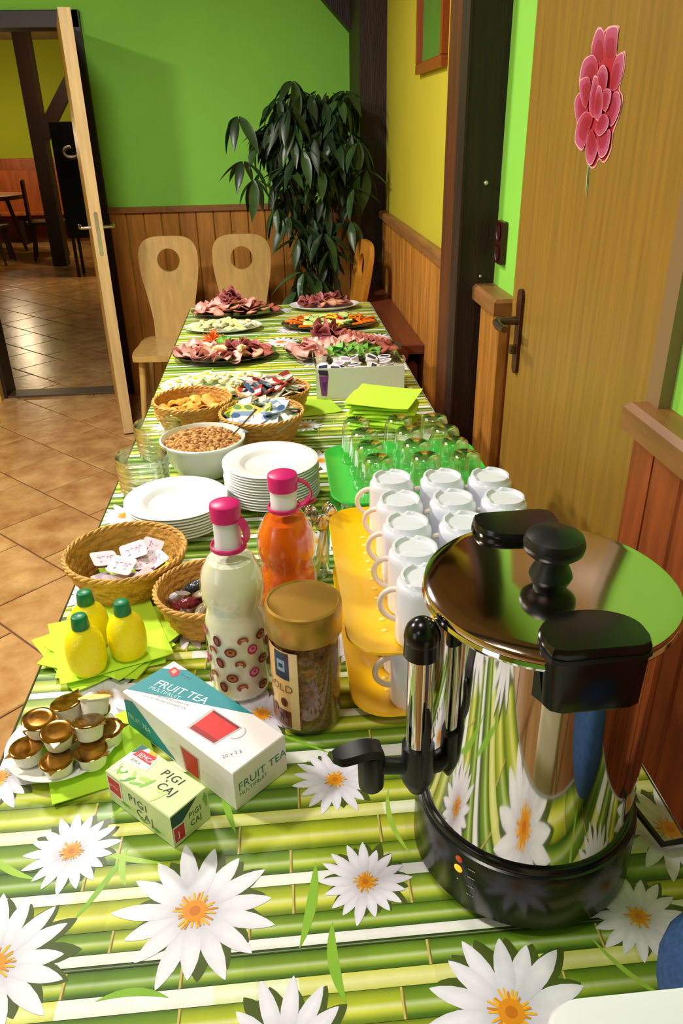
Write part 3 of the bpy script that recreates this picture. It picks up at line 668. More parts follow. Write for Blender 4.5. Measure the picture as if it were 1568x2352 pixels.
# hanging skirt
def skirt(pts):
    n = len(pts); vs = []; cols = []
    K = 8
    for k in range(K + 1):
        for (x, y, nx, ny) in pts:
            o = .004 + .004 * math.sin(y * 21 + x * 17) * k / K; vs.append((x + nx * o, y + ny * o, Z - .001 - .20 * k / K))
            b = int((k * .025 + 5) * 40) % 3; cols.append(lin(('#8CB422', '#D8E44C', '#F2F6E8')[b]))
    fs = [(k * n + i, k * n + i + 1, (k + 1) * n + i + 1, (k + 1) * n + i) for k in range(K) for i in range(n - 1)]
    mb.add((vs, fs), cols)
N_ = 60
skirt([(X0, Y1 - (Y1 - Y0) * i / N_, -1, 0) for i in range(N_ + 1)])
skirt([(X1, Y0 + (Y1 - Y0) * i / N_, 1, 0) for i in range(N_ + 1)])
skirt([(X0 + (X1 - X0) * i / 14, Y0, 0, -1) for i in range(15)])
skirt([(X1 - (X1 - X0) * i / 14, Y1, 0, 1) for i in range(15)])
tag(mb.build('tablecloth', PRINTCLOTH, smooth=None), 'oilcloth printed with green bamboo canes and white daisies covering the buffet table', 'tablecloth')
ZT = Z + .0011     # things stand on this level

#@@PART2
# ------------------------------------------------------------------ hot water urn
UX, UY = .239, .582
t = thing('water_urn', 'large polished steel hot water urn with black handles, tap and base', 'urn', (UX, UY, ZT))
mb = MB(); mb.add(lathe([(.114, .006), (.1175, .011), (.1170, .073), (.1155, .080), (.108, .083)], 72)); mb.add(disc(.114, .006, 72)); mb.build('base', BLACKP, t)
for k in range(4):
    mb = MB(); mb.add(lathe([(0, 0), (.010, 0), (.011, .007), (0, .007)], 12)); a = .5 + k * PI / 2; mb.build('foot', BLACKM, t, loc=(.095 * math.cos(a), .095 * math.sin(a), 0))
mb = MB(); mb.add(lathe([(.1085, .079), (.109, .083), (.1095, .322), (.111, .326), (.1125, .329)], 96)); mb.build('body', CHROME, t, smooth=30)
mb = MB(); mb.add(lathe([(.1125, .083), (.1130, .080), (.1130, .086), (.1115, .0885), (.1092, .0885)], 72)); mb.build('seam_ring', BLACKP, t)
mb = MB(); mb.add(lathe([(.1125, .326), (.1165, .3275), (.1178, .3305), (.1165, .334), (.112, .336)], 96)); mb.build('rim', CHROME, t)
mb = MB(); mb.add(lathe([(.1165, .3345), (.1172, .3375), (.1160, .3410), (.111, .3440), (.103, .3448), (.085, .3465), (.05, .3490), (.02, .3502), (0, .3502)], 96)); lid = mb.build('lid', BRUSH, t)
mb = MB(); mb.add(lathe([(.0, .349), (.020, .350), (.0185, .355), (.0150, .362), (.0150, .368), (.021, .3715), (.0268, .3770), (.0280, .3840), (.0255, .3910), (.015, .3965), (0, .3985)], 36)); mb.build('knob', BLACKM, lid)
def urn_handle(rot, sgn):
    m = MB(); K = 18
    top = [(.0475 * math.cos(PI * i / K), -.096 + .030 * math.sin(PI * i / K)) for i in range(K + 1)]
    out = [(-.0475, -.108), (-.044, -.117), (-.034, -.121), (.034, -.121), (.044, -.117), (.0475, -.108)]
    pl = top + out
    def ring(z, s=1, dy=0): return [(x * s * .93, -.096 + (y + .096) * s + dy, z) for x, y in pl]
    vs, fs = loft([ring(.292, .84, -.003), ring(.295, .92, -.003), ring(.344, .97, -.001), ring(.349, 1.0), ring(.352, 1.0), ring(.3560, .96), ring(.3572, .6)])
    n = len(pl); fs.append(tuple(range(n))[::-1]); fs.append(tuple(range(len(vs) - n, len(vs)))); m.add((vs, fs))
    o = m.build('handle', BLACKP, t, rot=(0, 0, rot), smooth=35)
    m = MB(); m.add(([(-.046, -.100, .344), (-.058, -.082, .336), (-.056, -.086, .300), (-.040, -.108, .294), (-.040, -.098, .344), (-.052, -.078, .336), (-.050, -.082, .300), (-.036, -.098, .294)], [(0, 1, 2, 3), (7, 6, 5, 4), (0, 4, 5, 1), (1, 5, 6, 2), (2, 6, 7, 3)])); m.build('handle_bracket', BLACKP, o, smooth=None)
    m = MB(); m.add(prism([(x * .945, y - .0008) for x, y in [(-.0475, -.100), (-.0475, -.108), (-.044, -.1175), (-.034, -.1215), (.034, -.1215), (.044, -.1175), (.0475, -.108), (.0475, -.100)]], .3425, .3465)); m.build('lock_groove', BLACKM, o, smooth=35)
urn_handle(.02, 1); urn_handle(PI + .03, 1)
# tap with sight tube
TA = math.radians(195); tx, ty = .1295 * math.cos(TA), .1295 * math.sin(TA)
mb = MB(); mb.add(tube([(tx, ty, .175), (tx, ty, .31)], .0125, 24)); mb.build('sight_tube', M('chrome_tube', '#D8D6CE', .05, metal=1), t)
mb = MB(); mb.add(sphere(.0168, (tx, ty, .315), 24, 16, (1, 1, 1.15))); mb.add(lathe([(.0168, .0), (.0162, .020)], 24), M_=Matrix.Translation((tx, ty, .295))); mb.build('tube_cap', BLACKP, t)
for s_ in (-1, 1):
    mb = MB(); nx_, ny_ = -math.sin(TA) * s_, math.cos(TA) * s_
    mb.add(tube([(tx + nx_ * .0145, ty + ny_ * .0145, .155), (tx + nx_ * .0175, ty + ny_ * .0175, .185), (tx + nx_ * .0160, ty + ny_ * .0160, .205), (tx + nx_ * .0195, ty + ny_ * .0195, .225), (tx + nx_ * .0165, ty + ny_ * .0165, .243)], [.004, .004, .0035, .0035, .002], 8)); mb.build('tube_guard', BLACKM, t)
mb = MB(); mb.add(tube([(tx, ty, .118), (tx, ty, .132), (tx, ty, .138), (tx, ty, .178)], [.008, .015, .017, .0160], 20)); mb.add(tube([(tx * .8, ty * .8, .148), (tx, ty, .148)], .011, 14)); mb.build('tap_block', BLACKM, t, loc=(0, 0, .008))
TD = math.radians(186); dx_, dy_ = math.cos(TD), math.sin(TD); sp = Vector((tx + dx_ * .047, ty + dy_ * .047, 0))
mb = MB(); mb.add(tube([(tx, ty, .154), (tx + dx_ * .02, ty + dy_ * .02, .154), (sp.x, sp.y, .160)], [.010, .0085, .009], 14)); mb.build('tap_pipe', BLACKM, t, loc=(0, 0, .008))
mb = MB(); mb.add(tube([(sp.x, sp.y, .132), (sp.x, sp.y, .135), (sp.x, sp.y, .172), (sp.x, sp.y, .177)], [.0105, .0125, .0135, .0120], 22)); mb.build('spout', BLACKM, t, loc=(0, 0, .008))
mb = MB(); K = 12; vs = []
lev = []
for k in range(K + 1):
    s_ = k / K; L1 = -.010 + .048 * s_; ww = .0105 + .002 * math.sin(PI * s_) - (.006 * max(0, s_ - .85) / .15); zz = .180 + .006 * math.sin(PI * s_ * 1.2) * (1 - s_)
    c_ = Vector((sp.x + dx_ * L1, sp.y + dy_ * L1, zz)); nrm = Vector((-dy_, dx_, 0))
    lev.append([tuple(c_ - nrm * ww + Vector((0, 0, -.005))), tuple(c_ - nrm * ww * .8 + Vector((0, 0, .003))), tuple(c_ + nrm * ww * .8 + Vector((0, 0, .003))), tuple(c_ + nrm * ww + Vector((0, 0, -.005)))])
vs, fs = loft(lev); fs += [(0, 1, 2, 3), tuple(range(len(vs) - 4, len(vs)))[::-1]]; mb.add((vs, fs)); mb.build('tap_lever', BLACKM, t, loc=(0, 0, .008), smooth=50)
# control lights on the base
LA = math.atan2(.49 - UY, .132 - UX) + .0
for dz, c_, e_, r_ in ((.058, '#FF8A20', 2.0, .0052), (.071, '#B8401A', .4, .0042), (.043, '#D8D8D0', .0, .0022)):
    mb = MB(); mb.add(sphere(r_, (0, 0, 0), 12, 8, (.35, 1, 1))); mb.build('indicator_lamp', M('lamp_' + c_.strip('#'), c_, .3, emit=e_), t, loc=(.1165 * math.cos(LA), .1165 * math.sin(LA), dz), rot=(0, 0, LA))
mb = MB()
for k, zz in enumerate((.067, .056, .043, .031)):
    for q in range(5):
        a = LA + .10 + q * .014; mb.add(([((.1178) * math.cos(a + u), (.1178) * math.sin(a + u), zz + v) for u, v in ((0, 0), (.010 if k < 2 else .006, 0), (.010 if k < 2 else .006, .0014), (0, .0014))], [(0, 1, 2, 3)]), '#C8C2B4')
mb.build('scale_marks', VC, t, smooth=None)
mb = MB(); mb.add(tube([(UX + .11, UY + .03, .790), (UX + .135, UY + .01, .775), (UX + .155, UY - .03, .757), (.424, .555, .757), (.436, .53, .755), (.440, .50, .70), (.445, .48, .45)], .0038, 8)); tag(mb.build('power_cord', BLACKM), 'black power cord running from the urn over the right table edge', 'cord')

# ------------------------------------------------------------------ trays
def tray(name, lab, mat, x0, x1, y0, y1, z, rimh=.016):
    cx, cy = (x0 + x1) / 2, (y0 + y1) / 2; W_, H_ = x1 - x0, y1 - y0
    t = thing(name, lab, 'tray', (cx, cy, z)); m = MB()
    def rg(d, zz): return [(px, py, zz) for px, py in rrect(W_ - 2 * d, H_ - 2 * d, max(.012, .052 - d), 8)]
    vs, fs = loft([rg(.030, .0), rg(.014, .004), rg(.003, rimh - .003), rg(0, rimh), rg(.001, rimh + .0025), rg(.006, rimh), rg(.017, .008), rg(.034, .0035)])
    n = len(rg(0, 0)); fs.append(tuple(range(n))[::-1]); fs.append(tuple(range(len(vs) - n, len(vs)))); m.add((vs, fs)); m.build('tray_shell', mat, t, smooth=60)
    k = 0; yy = y0 + .07
    m = MB()
    while yy < y1 - .06:
        xx = x0 + .055
        while xx < x1 - .05:
            m.add(sphere(.0038, (xx - cx, yy - cy, .0035), 8, 5, (1.3, 1, .6))); xx += .022 if k % 1 == 0 else .02
        yy += .0265; k += 1
    m.build('grip_dots', M('pale_dots_' + mat.name, '#FFE27A' if 'yellow' in mat.name else '#9BE89A', .35), t, kind='stuff'); return t
YTR = M('yellow_tray_plastic', '#FFC60C', .28, coat=.2, sss=.25)
GTR = M('green_tray_plastic', '#3FC645', .28, coat=.2, sss=.25)
MH = .098
TZ1 = ZT; TZ2 = ZT + .0045 + MH + .0010
tray('serving_tray', 'lower bright yellow plastic tray lying on the cloth under the white mugs', YTR, .073, .385, .775, 1.200, TZ1)
tray('serving_tray', 'upper yellow plastic tray resting on the lower mugs and carrying the top mugs', YTR, .068, .380, .775, 1.195, TZ2)
# mugs
def make_mug(lab, loc, rot, group):
    t = thing('mug', lab, 'mug', loc, rot, group)
    m = MB(); vf = lathe([(.0335, .004), (.0350, .001), (.0365, .0), (.0375, .003), (.0370, .020), (.0365, .078), (.0360, .0855), (.0335, .0890), (.0322, .0900), (.0318, .0950), (.0308, .0975), (.0275, .0978), (.0262, .0955), (.0255, .0935), (0, .0930)], 48)
    vv = []
    for x, y, z in vf[0]:
        aa = math.atan2(y, x)
        if z > .0935 and math.hypot(x, y) > .026 and min(abs(((aa - b + PI) % (2 * PI)) - PI) for b in (.9, 3.0, -1.2)) < .16: z = .0925 + (z - .0925) * .25
        vv.append((x, y, z))
    m.add((vv, vf[1])); m.build('cup', MUGW, t, smooth=50)
    P = [(.034 + .024 * math.sin(a) ** 1.0 if True else 0, 0, .048 - .024 * math.cos(a)) for a in [PI * i / 12 for i in range(13)]]
    m = MB(); m.add(tube(P, .0042, 10)); m.build('handle', M('mug_handle_glaze', '#F2E2D2', .22, coat=.3), t); return t
HR = PI - .25
cols_ = [.172, .2545, .334]; rows_ = [1.135, 1.052, .975, .898, .823]
mugA = None
names_c = ['left', 'middle', 'right']
for j, yy in enumerate(rows_):
    for i, xx in enumerate(cols_):
        if i >= 1 and j == 4 and False: continue
        xj = xx + .004 * (j == 1) + .0025 * (j == 0) + R_.uniform(-.0015, .0015); yj = yy + R_.uniform(-.002, .002) - .006 * i
        ordn = ['back row', 'second row from the back', 'third row from the back', 'fourth row from the back', 'front row beside the urn'][j]
        lab = 'upturned white mug on the upper yellow tray, %s, %s column' % (ordn, names_c[i])
        if mugA is None: mugA = make_mug(lab, (xj, yj, TZ2 + .0055), HR, 'white mugs on the upper tray')
        else: clone(mugA, loc=(xj, yj, TZ2 + .0055), rot=HR + R_.uniform(-.2, .2), label=lab)
for j, yy in enumerate((1.10, 1.00, .90, .828)):
    for i, xx in enumerate((.165, .245, .325)):
        lab = 'upturned white mug on the lower yellow tray beneath the upper tray, %s row, %s' % (('back', 'third', 'second', 'front')[j], names_c[i])
        clone(mugA, loc=(xx, yy, TZ1 + .0045), rot=HR + .3, label=lab, group='white mugs on the lower tray')
# green trays with tumblers
GH = .088
GZ1 = ZT; GZ2 = ZT + .0045 + GH + .001
tray('serving_tray', 'lower green plastic tray on the cloth under the upturned tumblers', GTR, .090, .405, 1.228, 1.520, GZ1)
tray('serving_tray', 'upper green plastic tray behind the yellow one, carrying upturned tumblers', GTR, .082, .398, 1.228, 1.520, GZ2)
def make_tumbler(lab, loc, group):
    t = thing('tumbler', lab, 'glass', loc, 0, group); m = MB()
    fl = lambda k, i, a: (.0009 * math.cos(a * 12) if 2 <= k <= 4 else 0)
    m.add(lathe([(.0325, 0), (.0335, .0), (.0325, .012), (.0300, .045), (.0275, .075), (.0255, .084), (.021, .0875), (0, .0875)], 48, fn=fl)); m.build('glass_body', GLASSG, t, smooth=60)
    m = MB(); m.add(lathe([(.0240, .0785), (.0225, .0835), (.0185, .0866), (0, .0868)], 32)); m.build('thick_base', thin_glass('green_tinted_base', (.90, .98, .88), .5), t); return t
gA = None
for j, yy in enumerate((1.465, 1.397, 1.329, 1.263)):
    for i, xx in enumerate((.150, .238, .312)):
        xx += .009 * (j == 1) + .012 * (j == 2) + .018 * (j == 3)
        lab = 'upturned clear tumbler on the upper green tray, %s row, %s' % (('back', 'second from the back', 'third from the back', 'front')[j], ('left', 'centre', 'right')[i])
        if gA is None: gA = make_tumbler(lab, (xx, yy, GZ2 + .0055), 'tumblers on the upper green tray')
        else: clone(gA, loc=(xx, yy, GZ2 + .0055), label=lab)
for j, yy in enumerate((1.47, 1.38, 1.29)):
    for i, xx in enumerate((.135, .22, .30, .365)):
        clone(gA, loc=(xx, yy, GZ1 + .0045), label='upturned clear tumbler on the lower green tray, %s row, %s' % (('back', 'middle', 'front')[j], ('leftmost', 'second from left', 'third from left', 'rightmost')[i]), group='tumblers on the lower green tray')

# ------------------------------------------------------------------ bottles
PINK = M('magenta_plastic', '#D81F74', .35)
def bottle(lab, x, y, liquid, h_top, printed, cap_rot, open_strap):
    t = thing('carafe_bottle', lab, 'bottle', (x, y, ZT))
    shape = [(0, .0), (.036, .0), (.0405, .004), (.0425, .012), (.0432, .06), (.0438, .105), (.0432, .122), (.0405, .134), (.0385, .140), (.0392, .147), (.0425, .158), (.0438, .172), (.0430, .186), (.0395, .200), (.033, .214), (.026, .225), (.0205, .232)]
    m = MB(); m.add(lathe(shape, 48)); m.build('glass_body', thin_glass('bottle_glass', (.99, .99, .98), .12, .02), t, smooth=60)
    li = [(max(0, r - .0022), z + .0018) for r, z in shape if z < h_top]; li.append((0, li[-1][1] + .0005)); m = MB(); m.add(lathe(li, 48)); m.build('liquid', liquid, t, smooth=60)
    NS = .83 if printed else .90; NZ_ = .013 if printed else .003
    m = MB(); m.add(lathe([(.0215 * NS, .229), (.0220 * NS, .236), (.0212 * NS, .240), (.0212 * NS, .262 + NZ_), (0, .262 + NZ_)], 36)); m.build('neck', M('white_plastic', '#F0EEF6', .35), t)
    m = MB(); m.add(lathe([(.0228, .2315), (.0240, .233), (.0240, .2375), (.0222, .2385)], 36)); m.build('neck_ring', PINK, t)
    m = MB(); m.add(lathe([(a_ * NS, b_ + NZ_) for a_, b_ in [(.0225, .2605), (.0240, .2615), (.0243, .279), (.0232, .2835), (.0200, .2850), (0, .2853)]], 40)); cap = m.build('cap', PINK, t)
    a = cap_rot; ca, sa = math.cos(a), math.sin(a); ex_ = .020 if open_strap else .010
    P = []
    for k in range(9):
        s_ = k / 8; r = .0225 * NS + (ex_ * math.sin(PI * s_) ** .7); P.append((r * ca, r * sa, .277 - .042 * s_))
    vs = []; 
    rings = []
    for p in P: rings.append([(p[0] - sa * wv - ca * 0, p[1] + ca * wv, p[2] + dz) if True else 0 for wv, dz in ((-.0075, -.0012), (.0075, -.0012), (.0075, .0012), (-.0075, .0012))])
    # give thickness radially as well
    rings = [[(p[0] - sa * wv + ca * dr, p[1] + ca * wv + sa * dr, p[2]) for wv, dr in ((-.0075, -.001), (.0075, -.001), (.0075, .0013), (-.0075, .0013))] for p in P]
    m = MB(); m.add(loft(rings)); m.build('strap', PINK, t, smooth=50)
    if open_strap:
        m = MB(); m.add(tube([((.0235) * ca, .0235 * sa, .2355), (.036 * ca, .036 * sa, .2375), (.046 * math.cos(a + .1), .046 * math.sin(a + .1), .241)], [.0028, .0024, .0028], 8)); m.build('ring_tab', PINK, t)
    if printed:
        m = MB(); rq = random.Random(3); z0 = 0
        def blob(a0, zc, sx, sy, col, off, n=14, rot=0, cut=False):
            r = .0440 + off; pts = []
            for i in range(n):
                q = 2 * PI * i / n; u = sx * math.cos(q); v = sy * math.sin(q)
                if cut and v < -sy * .3 and abs(u) < sx * .5: v = -sy * .1
                u, v = u * math.cos(rot) - v * math.sin(rot), u * math.sin(rot) + v * math.cos(rot)
                aa = a0 + u / r; pts.append((r * math.cos(aa), r * math.sin(aa), zc + v))
            m.add((pts, [tuple(range(n))]), col)
        k = 0
        for row in range(5):
            for q in range(9):
                a0 = 2 * PI * (q + .5 * (row % 2)) / 9 + rq.uniform(-.08, .08); zc = .030 + row * .0205 + rq.uniform(-.004, .004); typ = (k * 5 + row) % 4; k += 1
                rt = rq.uniform(-.5, .5)
                if typ == 0: blob(a0, zc, .0088, .0075, '#7A3A24', 0); blob(a0, zc, .0058, .0048, '#C8743A', .0003); blob(a0, zc + .001, .003, .0018, '#5A2414', .0006)
                elif typ == 1: blob(a0, zc, .0078, .0078, '#B8305A', 0); blob(a0, zc + .001, .0056, .0050, '#E88CB0', .0003); blob(a0, zc + .002, .0022, .002, '#C02850', .0006)
                elif typ == 2: blob(a0, zc, .0062, .0088, '#6A2A20', 0, rot=rt); blob(a0, zc, .0028, .0052, '#A85A40', .0003, rot=rt)
                else: blob(a0, zc, .0080, .0066, '#9A5030', 0, 18, rt, True); blob(a0, zc + .002, .004, .002, '#D08A5A', .0003, rot=rt)
        m.build('printed_sweets', VC, t, smooth=None, kind='stuff')
    return t
MILK = M('milk', '#F4F2DC', .4, sss=.3); JUICE = M('orange_juice', '#F26A0C', .25, sss=.35, coat=.3)
bottle('glass carafe of milk with magenta cap and printed sweets, beside the coffee jar', -.080, .880, MILK, .225, True, -.45, False)
bottle('glass carafe of orange juice with magenta cap behind the coffee jar', -.005, .985, JUICE, .222, False, .05, True)
# ------------------------------------------------------------------ instant coffee jar
t = thing('coffee_jar', 'jar of instant coffee with a gold lid and cream label beside the milk', 'jar', (.013, .812, ZT))
jar = [(0, 0), (.040, 0), (.0445, .003), (.0460, .010), (.0460, .120), (.0445, .134), (.041, .144), (.040, .150)]
mb = MB(); mb.add(lathe(jar, 56)); mb.build('glass_body', thin_glass('jar_glass', (.98, .97, .95), .12, .02), t, smooth=60)
mb = MB(); mb.add(lathe([(0, .003)] + [(r - .0022, z + .002) for r, z in jar[1:5]] + [(.041, .137), (0, .139)], 56, fn=lambda k, i, a: .0006 * math.sin(i * 7.3 + k * 3))); mb.build('coffee_granules', M('coffee_brown', '#8A5628', .7, noise=(130, .5, (1, 1, 1), 3), bump=(300, .8)), t)
mb = MB(); mb.add(lathe([(.0475, .143), (.0495, .146), (.0498, .183), (.0488, .187), (.0455, .1885), (.044, .1868), (0, .1868)], 64)); mb.build('lid', M('gold_lid', '#B98E3A', .32, metal=.55), t, smooth=35)
mb = MB(); RL = .0468
def cyl(a0): return lambda u, v, w_=0: ((RL + w_) * math.cos(a0 + u / RL), (RL + w_) * math.sin(a0 + u / RL), v)
AL = math.radians(214)
cf = cyl(AL)
def lab_rect(u0, u1, v0, v1, col, off, n=10):
    vs = []; fs = []
    for i in range(n + 1):
        u = u0 + (u1 - u0) * i / n; vs += [cf(u, v0, off), cf(u, v1, off)]
    for i in range(n): fs.append((2 * i, 2 * i + 2, 2 * i + 3, 2 * i + 1))
    mb.add((vs, fs), col)
lab_rect(-.045, .034, .012, .136, '#E8BC78', 0, 20); lab_rect(.022, .0335, .012, .136, '#F2D49A', .0002)
lab_rect(-.045, .036, .013, .040, '#7A4020', .0002, 20); lab_rect(-.002, .022, .092, .134, '#1E2A4A', .0004); lab_rect(.003, .016, .104, .122, '#8FA4BC', .0006); lab_rect(.006, .013, .110, .116, '#1E2A4A', .0008)
def ell(u0, v0, a, b, col, off): mb.add(([cf(u0 + a * math.cos(2 * PI * i / 14), v0 + b * math.sin(2 * PI * i / 14), off) for i in range(14)], [tuple(range(14))]), col)
for u, v in ((.012, .054), (.014, .034), (-.006, .038), (.003, .024), (-.02, .05)): ell(u, v, .0055, .0072, '#6A2E16', .0009); ell(u + .001, v, .001, .006, '#3A160A', .0012)
tg = mapped(text_geo('GOLD', .0165, 1.05), lambda x, y, z: cf(x - .021, y + .072, .0010)); mb.add(tg, '#7A5A2A')
mb.build('label', VCG, t, smooth=None, label='cream label reading GOLD with coffee beans')

# ------------------------------------------------------------------ tea cartons
def carton(name, lab, c, ang, L1, W1, H1, base_col):
    t = thing(name, lab, 'box', (c[0], c[1], ZT), math.radians(ang)); m = MB(); m.add(bbox(-L1 / 2, L1 / 2, -W1 / 2, W1 / 2, 0, H1, .0012)); m.build('carton', M(name + '_card', base_col, .45, coat=.2), t, smooth=None); return t
t = carton('fruit_tea_box', 'long white and teal fruit tea carton with a red tea cup picture', (-.1255, .7635), -46.8, .222, .084, .059, '#F6EEF0')
mb = MB(); H1 = .059
T3 = lambda off: (lambda x, y, z=0: (x, y, H1 + off)); E3 = lambda off: (lambda x, y, z=0: (.111 + off, x, y)); S3 = lambda off: (lambda x, y, z=0: (x, -.042 - off, y))
def pr(pts, fn, col): mb.add(mapped(([(a, b, 0) for a, b in pts], [tuple(range(len(pts)))]), fn), col)
TEAL = '#1C8C96'
pr([(-.1095, -.036), (-.1095, .0215), (-.080, .0415), (.056, .0415)], T3(.0002), TEAL)
pr([(-.1095, .0215), (-.1095, .0415), (-.080, .0415)], T3(.0002), '#F6EEF0')
tx_a = math.radians(14)
def rot_t(x0, y0, a, fn): return lambda x, y, z=0: fn(x0 + x * math.cos(a) - y * math.sin(a), y0 + x * math.sin(a) + y * math.cos(a))
mb.add(mapped(text_geo('FRUIT TEA', .0185, .98, .15), rot_t(-.090, -.008, tx_a, T3(.0004))), '#F4FCFA')
mb.add(mapped(text_geo('MULTIFRUIT', .0092, 1.0), rot_t(-.0885, -.0165, tx_a, T3(.0004))), '#BFE4E4')
for k in range(2):
    mb.add(mapped(text_geo('OVOCNY AROMATIZOVANY CAJ', .0046, 1.0), rot_t(-.086 + k * .002, -.0255 - k * .006, tx_a + .08, T3(.0004))), '#8A8A98')
pr([(-.098, .0225), (-.099, .0345), (-.086, .0340), (-.080, .026), (-.083, .019)], T3(.0005), '#C8283C'); pr([(-.094, .0245), (-.095, .0315), (-.088, .0310), (-.086, .0235)], T3(.0007), '#F0A88C')
mb.add(mapped(text_geo('Loyd', .009, 1.0), rot_t(-.079, .028, .1, T3(.0005))), '#5A8A9A')
pr([(.009, -.0290), (.007, .0150), (.0625, .0160), (.0585, -.0260)], T3(.0003), '#C8BCC0'); pr([(.0135, -.0275), (.0115, .0130), (.0600, .0140), (.0560, -.0245)], T3(.0005), '#E6201E'); pr([(.0135, -.0275), (.0128, -.0200), (.0570, -.018), (.0560, -.0245)], T3(.0006), '#A0141A'); pr([(.0115, .0130), (.0117, .0095), (.0597, .0105), (.06, .014)], T3(.0006), '#7A1016')
ring_ = [(.064 + .010 * math.cos(q), .006 + .012 * math.sin(q)) for q in [i * .3 - 1.5 for i in range(11)]]; ri2 = [(.064 + .0085 * math.cos(q), .006 + .0105 * math.sin(q)) for q in [i * .3 - 1.5 for i in range(11)]]
for i in range(10): pr([ring_[i], ring_[i + 1], ri2[i + 1], ri2[i]], T3(.0004), '#C8B8C0')
mb.add(mapped(text_geo('20 x 2 g', .0075), rot_t(.084, -.034, 1.2, T3(.0004))), '#8A8A98')
# end face
mb.add(mapped(text_geo('FRUIT TEA', .0168, 1.0), lambda x, y, z: E3(.0003)(-.0365 + x, .026 + y)), '#3E8A86')
mb.add(mapped(text_geo('MULTIFRUIT', .0082, 1.0), lambda x, y, z: E3(.0003)(-.0355 + x, .0170 + y)), '#4A9A7A')
# long side
pr([(-.1105, .002), (-.1105, .045), (-.090, .0535), (-.004, .003)], S3(.0003), TEAL)
mb.add(mapped(text_geo('FRUIT TEA', .012, .95), lambda x, y, z: S3(.0005)(-.1065 + x * .95, .018 + y)), '#BFE4E4')
mb.add(mapped(text_geo('Loyd', .0055), lambda x, y, z: S3(.0005)(-.107 + x, .048 + y)), '#7A5A6A')
pr([(.008, .040), (.046, .0405), (.043, .002), (.014, .002)], S3(.0003), '#C8BCC0'); pr([(.011, .038), (.0435, .0385), (.041, .003), (.017, .003)], S3(.0005), '#D02A28')
mb.add(mapped(text_geo('OVOCNY CAJ', .0055), lambda x, y, z: S3(.0003)(-.10 + x, .006 + y)), '#8A8A98')
mb.build('printed_artwork', VC, t, smooth=None, label='teal band with the words FRUIT TEA and a red square tea cup')
t = carton('herbal_tea_box', 'small pale green tea carton reading PIGI CAJ with red logo panels', (-.1715, .6672), -43, .116, .055, .048, '#D6E4A8')
mb = MB(); H1 = .048; E3 = lambda off: (lambda x, y, z=0: (.058 + off, x, y)); S3 = lambda off: (lambda x, y, z=0: (x, -.0275 - off, y))
pr([(-.0565, .010), (-.0565, .0265), (-.030, .0265)], T3(.0002), '#2A6A52')
pr([(-.0560, .0050), (-.0440, .0265), (-.0220, .0265), (-.0180, .0100), (-.0170, .0010), (-.05, -.004)], T3(.0003), '#FAF6EC')
pr([(-.040, .0265), (-.026, .0265), (-.021, .0180), (-.037, .0210)], T3(.00035), '#F2B81E')
pr([(-.0520, .0085), (-.0490, .0195), (-.0240, .0225), (-.0205, .0095)], T3(.0005), '#CC2230')
mb.add(mapped(text_geo('JEMCA', .0088), rot_t(-.0455, .0105, .04, T3(.0007))), '#FFFFFF'); mb.add(mapped(text_geo('JEMCA', .0052), rot_t(-.047, .0012, .06, T3(.0005))), '#6A6A6A')
mb.add(mapped(text_geo('PIGI', .0150, 1.25, .2), rot_t(-.001, .0075, .06, T3(.0005))), '#20281C'); mb.add(mapped(text_geo('CAJ', .0150, 1.15, .2), rot_t(.010, -.0085, .08, T3(.0005))), '#20281C')
mb.add(mapped(text_geo('v', .008), rot_t(.0125, .0035, .08, T3(.0005))), '#20281C')
rg = random.Random(9)
for k in range(16):
    cx, cy = rg.uniform(-.045, .03), rg.uniform(-.025, -.006); a = rg.uniform(0, PI); s1, s2 = rg.uniform(.006, .012), rg.uniform(.002, .004)
    if k > 11: cx, cy = rg.uniform(-.054, -.03), rg.uniform(-.024, -.006); s1 = s2 = rg.uniform(.004, .006)
    p = [(cx + s1 * math.cos(q) * math.cos(a) - s2 * math.sin(q) * math.sin(a), cy + s1 * math.cos(q) * math.sin(a) + s2 * math.sin(q) * math.cos(a)) for q in [i * PI / 5 for i in range(10)]]
    p = [(max(-.057, min(.057, x)), max(-.027, min(.027, y))) for x, y in p]; pr(p, T3(.00022 + k * .00001), ['#8CC44A', '#B4D868', '#6AA83A', '#CCE68A'][k % 4] if k <= 11 else '#E8F0C4')
pr([(-.0272, .022), (-.0272, .0475), (.012, .0475), (-.010, .0300)], E3(.0002), '#1E4A3A'); pr([(-.0268, .004), (-.0268, .030), (-.009, .028), (-.010, .003)], E3(.0003), '#E8E0D0'); pr([(-.0255, .006), (-.0255, .0275), (-.0105, .026), (-.0115, .005)], E3(.0005), '#C02A32'); mb.add(mapped(text_geo('J', .012), lambda x, y, z: E3(.0007)(-.021 + x, .012 + y)), '#F4D8D0')
mb.add(mapped(text_geo('PIGI', .0115, 1.1), lambda x, y, z: E3(.0004)(-.003 + x * .85, .024 + y)), '#3A5A34'); mb.add(mapped(text_geo('CAJ', .0115, 1.1), lambda x, y, z: E3(.0004)(-.002 + x * .85, .011 + y)), '#3A5A34')
pr([(.019, .036), (.023, .044), (.026, .036), (.024, .02)], E3(.0003), '#7AB84A')
pr([(-.0565, .016), (-.0565, .045), (-.0300, .0440), (-.0310, .014)], S3(.0003), '#F4EEE2'); pr([(-.0545, .019), (-.0545, .042), (-.0325, .0415), (-.0335, .017)], S3(.0005), '#C43038'); mb.add(mapped(text_geo('JEMCA', .006), lambda x, y, z: S3(.0007)(-.0535 + x, .028 + y)), '#F4D8D0')
